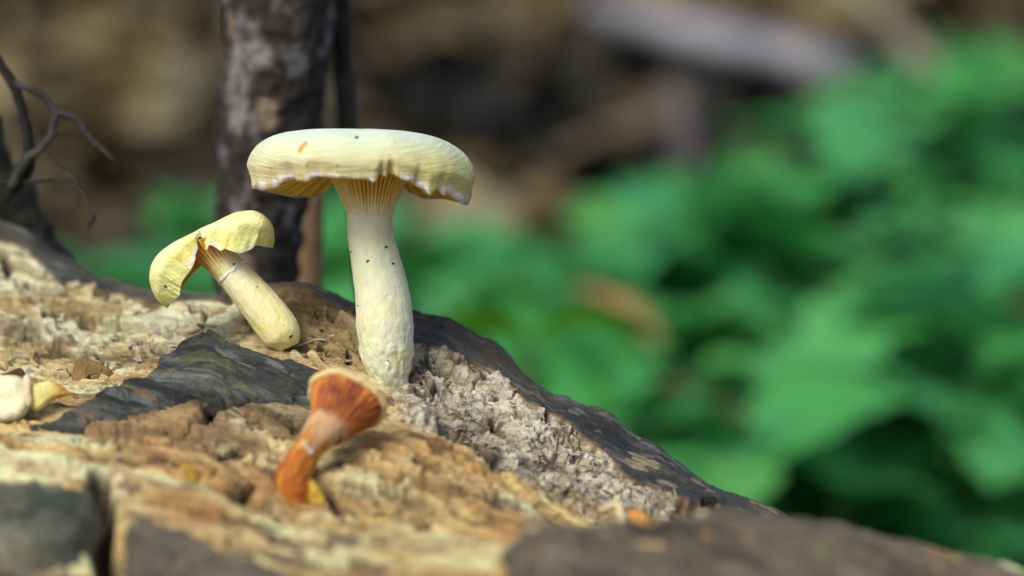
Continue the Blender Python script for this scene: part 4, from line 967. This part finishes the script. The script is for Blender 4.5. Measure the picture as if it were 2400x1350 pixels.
# ------------------------------------------------------------------ forest floor litter, fallen branches, green plants
def leaf_shape(lobes, seed, n=14):
    """a leaf blade along +Y from its base, unit length; folded along the midrib; returns verts, tris"""
    rr = random.Random(seed); L, Rr, Mid = [], [], []
    for i in range(n + 1):
        t = i / n
        w = 0.42 * math.sin(math.pi * min(1, t ** 0.75)) ** 0.8 * (1 - 0.25 * t)
        if lobes: w *= 1 + 0.28 * math.cos(t * math.pi * 2 * 2.5 + 0.4)
        else: w *= 1 + 0.06 * rr.uniform(-1, 1)
        z = 0.10 * math.sin(t * 2.6) - 0.22 * t * t
        Mid.append((0, t, z)); L.append((-w, t + 0.05 * w, z + 0.16 * w + rr.uniform(-.01, .01))); Rr.append((w, t + 0.05 * w, z + 0.16 * w + rr.uniform(-.01, .01)))
    v = np.array(L + Mid + Rr); m = n + 1; q = []
    for i in range(n):
        q += [(i, m + i, m + i + 1, i + 1), (m + i, 2 * m + i, 2 * m + i + 1, m + i + 1)]
    return v, np.array(q)

# brown litter, one mass
LV, LQ, LC, lo = [], [], [], 0
dead = [leaf_shape(False, s, 6) for s in range(6)]
pal = [lin(138, 122, 92), lin(118, 104, 78), lin(108, 102, 84), lin(92, 76, 52), lin(78, 68, 50), lin(62, 54, 40), lin(40, 34, 25), lin(28, 24, 18)]
for i in range(5200):
    y = 0.95 + 5.0 * R.random() ** 0.9; x = R.uniform(-1, 1) * (0.35 + 0.28 * y)
    v, q = dead[i % 6]; s_ = R.uniform(0.05, 0.11)
    M = rot_xyz(R.gauss(0.1, 0.45), R.gauss(0, 0.45), R.uniform(0, 6.28))
    z = float(ground_z(np.array(x), np.array(y)))
    LV.append((v - [0, 0.5, 0]) @ M.T * s_ + [x, y, z + R.uniform(0.004, 0.035)]); LQ.append(q + lo); lo += len(v)
    reg = float(vnoise(x * 2.2, y * 2.2, 0, 919)); base = pal[min(7, max(0, int((reg * 0.9 + 0.40 + R.gauss(0, 0.2)) * 8)))]
    LC.append(np.tile(base * np.array([0.92, 0.92, 0.80]) * R.uniform(0.65, 1.2), (len(v), 1)))
lit = link("leaf_litter", raw_mesh("leaf_litter", np.concatenate(LV), np.concatenate(LQ), None, np.concatenate(LC)), M_LITTER)
tag(lit, "brown dead leaves covering the forest floor behind the log", "leaf litter", kind="stuff")

def fallen(name, label, ctl, colr, seed, lift=0.02):
    c = resample(np.array(ctl, float), 60); pts = []
    for px, py, _ in c: pts.append(on_ground(px, py, lift)[1])
    path = np.array(pts); kk = np.array([np.convolve(np.pad(path[:, i], 8, mode='edge'), np.ones(17) / 17, 'valid') for i in range(3)]).T
    Dm = 100 * np.linalg.norm(kk - np.array([0, 0, CAMZ / 100]), axis=1)
    v, q, tr = tube(kk, c[:, 2] * K * Dm / 100, 20, lambda sv, tv: 1 + 0.2 * fbm(np.cos(tv) * 1.5, np.sin(tv) * 1.5, sv * 9, seed, 3))
    nn = fbm(v[:, 0] * 14, v[:, 1] * 14, v[:, 2] * 14, seed, 3); o = own_origin(v)
    ob = link(name, raw_mesh(name, v - o, q, tr, mixc(colr * 0.6, colr * 1.3, sstep(-0.4, 0.5, nn))), M_TWIG); ob.location = tuple(o); tag(ob, label, "branch", "fallen branches on the forest floor")
fallen("fallen_branch", "thick grey fallen branch lying across the brown litter", [(1380, 20, 34), (1500, 50, 38), (1650, 85, 42), (1800, 120, 46), (1930, 155, 48), (2030, 180, 44)], lin(128, 126, 132), 911, 0.05)
fallen("fallen_branch", "pale straight stick slanting down beyond the thick grey branch", [(1960, -60, 26), (2060, 40, 28), (2150, 130, 28), (2230, 220, 24)], lin(128, 122, 100), 912, 0.04)
fallen("fallen_branch", "dull brown stick lying in the litter beyond the broad cap", [(1180, 420, 20), (1320, 360, 24), (1480, 300, 24), (1620, 250, 20)], lin(104, 92, 74), 913, 0.03)
fallen("fallen_branch", "dark grey-brown upright broken stick leaning in the litter", [(1580, 180, 30), (1600, 300, 32), (1620, 420, 32), (1640, 520, 28)], lin(86, 80, 76), 914, 0.05)

for lab, px, py, s_, c0, rz in (("tan dead leaf lying among the green plants, the larger one", 1450, 735, 0.062, lin(176, 132, 84), 1.3), ("small pinkish-tan dead leaf beside the green plants", 1655, 945, 0.055, lin(168, 130, 104), 1.9)):
    D, p = on_ground(px, py, 0.15); v, q = leaf_shape(False, 77, 10)
    v = (v - [0, 0.5, 0]) @ rot_xyz(0.75, 0.1, rz).T * s_; 
    o = link("fallen_leaf", raw_mesh("fallen_leaf", v, q, None, np.tile(c0, (len(v), 1))), M_LITTER); o.location = tuple(p); tag(o, lab, "leaf")

GREENS = [lin(76, 162, 82), lin(86, 168, 94), lin(72, 154, 88), lin(92, 166, 84), lin(76, 160, 98)]
LEAVES = []
for s in range(8):
    v, q = leaf_shape(s % 3 != 2, 40 + s); me = raw_mesh("leaf", v, q, None, np.tile(GREENS[s % 5], (len(v), 1))); me.materials.append(M_LEAF); LEAVES.append(me)
vb, qb = leaf_shape(False, 90); BRIGHT = raw_mesh("leaf", vb, qb, None, np.tile(lin(84, 150, 20), (len(vb), 1))); BRIGHT.materials.append(M_LEAF)
spots = [(1900, 330, 1), (2010, 250, 1), (2140, 200, 1), (2270, 190, 1), (2380, 210, 1), (1930, 410, 1), (2190, 330, 1), (2330, 320, 1), (2390, 450, .9), (2120, 280, 1),
         (1480, 560, 1), (1570, 620, 1.1), (1660, 530, 1), (1750, 480, 1.1), (1400, 600, .9), (1700, 600, 1.2), (1800, 600, 1.1), (1720, 700, 1.1), (1850, 710, 1.1), (1950, 650, 1), (1880, 500, .9),
         (1010, 640, 1), (1080, 650, 1), (1190, 660, 1), (1290, 670, 1), (1110, 730, 1), (1340, 780, .9), (1240, 720, .9),
         (1560, 770, 1.1), (1650, 810, 1.1), (1750, 850, 1.2), (1860, 900, 1.1), (1950, 850, 1.2), (2050, 770, 1.1), (2150, 700, 1.1), (2250, 650, 1.1), (2350, 600, 1.1), (2250, 790, 1.1), (2360, 850, 1.1), (2060, 930, 1), (1800, 980, 1), (2290, 930, 1), (2170, 860, 1),
         (1350, 860, 1), (1460, 890, 1), (1550, 940, .9), (1510, 990, 1), (1620, 1050, 1.1), (1730, 1080, 1.1), (1700, 1150, 1),
         (1960, 1190, 1), (2050, 1190, 1.1), (2110, 1220, .9), (2340, 1060, 1), (2390, 960, 1), (1230, 900, .9),
         (395, 500, .55), (460, 505, .6), (240, 665, .65), (400, 665, .7), (330, 655, .6), (460, 680, .7), (800, 520, .8), (800, 610, .9), (790, 660, .8), (190, 630, .5)]
for i, (px, py, sz) in enumerate(spots):
    hgt = R.uniform(0.07, 0.14); D, p = on_ground(px, py, hgt)
    gz = float(ground_z(p[0], p[1])); base = np.array([p[0], p[1] + R.uniform(-0.01, 0.02), gz])
    if px < 560: lab = "low green plant on the floor between the twiggy root and the lichen-spotted trunk"
    elif px < 900: lab = "low green plant on the floor beside the tan dead stem"
    elif py < 460: lab = "broad-leaved green plant growing beside the end of the thick grey fallen branch"
    elif px < 1400: lab = "low broad-leaved green plant just beyond the dark bark ridge of the log"
    elif py < 640: lab = "broad-leaved green plant at the back edge of the patch, bordering brown litter"
    elif math.hypot(px - 1655, py - 930) < 190: lab = "broad-leaved green plant beside the small pinkish-tan dead leaf"
    elif math.hypot(px - 1450, py - 715) < 200: lab = "broad-leaved green plant beside the larger tan dead leaf"
    elif py > 1000: lab = "broad-leaved green plant right behind the low sloping end of the log"
    else: lab = "broad-leaved green plant in the dense middle of the green patch"
    t = thing("green_plant", lab, "plant", base, "green plants on the forest floor")
    pth = np.linspace(0, 1, 6)[:, None] * (p - base) + base; pth[:, 0] += 0.006 * np.sin(np.linspace(0, 3, 6)); pth[0, 2] -= 0.01
    v, q, tr = tube(pth, np.linspace(0.0022, 0.0014, 6), 6); part("stem", v, q, M_PSTEM, t, None, tr)
    nl = R.randint(7, 9); a0 = R.uniform(0, 6.28)
    for k in range(nl):
        o = bpy.data.objects.new("leaf", LEAVES[R.randrange(8)]); scene.collection.objects.link(o); o.parent = t
        f = 1.0 if k < 5 else 0.65; o.location = tuple(base * 0 + (p - base) * f)
        s_ = sz * R.uniform(0.048, 0.08); o.scale = (s_ * R.uniform(.9, 1.2), s_, s_)
        o.rotation_euler = (R.gauss(0.10, 0.30) , R.gauss(0, 0.25), a0 + k * 6.283 / nl * (1 if k < 5 else 1.3) + R.gauss(0, 0.2))
D, p = 118.0, P(1235, 795, 118.0); gz = float(ground_z(p[0], p[1]))
t = thing("green_plant", "bright yellow-green leaf on a short stem just beyond the bark ridge", "plant", (p[0], p[1], gz))
v, q, tr = tube(np.linspace(0, 1, 6)[:, None] * (p - np.array([p[0], p[1], gz - 0.01])) + np.array([p[0], p[1], gz - 0.01]), np.full(6, 0.0016), 6); part("stem", v, q, M_PSTEM, t, None, tr)
for rz in (-1.4, 1.7):
    o = bpy.data.objects.new("leaf", BRIGHT); scene.collection.objects.link(o); o.parent = t; o.location = (0, 0, p[2] - gz); o.scale = (0.05, 0.055, 0.055); o.rotation_euler = (0.15, 0.45 * (1 if rz > 0 else -1), rz)

for o in scene.objects:
    if "origin_" in o: del o["origin_"]
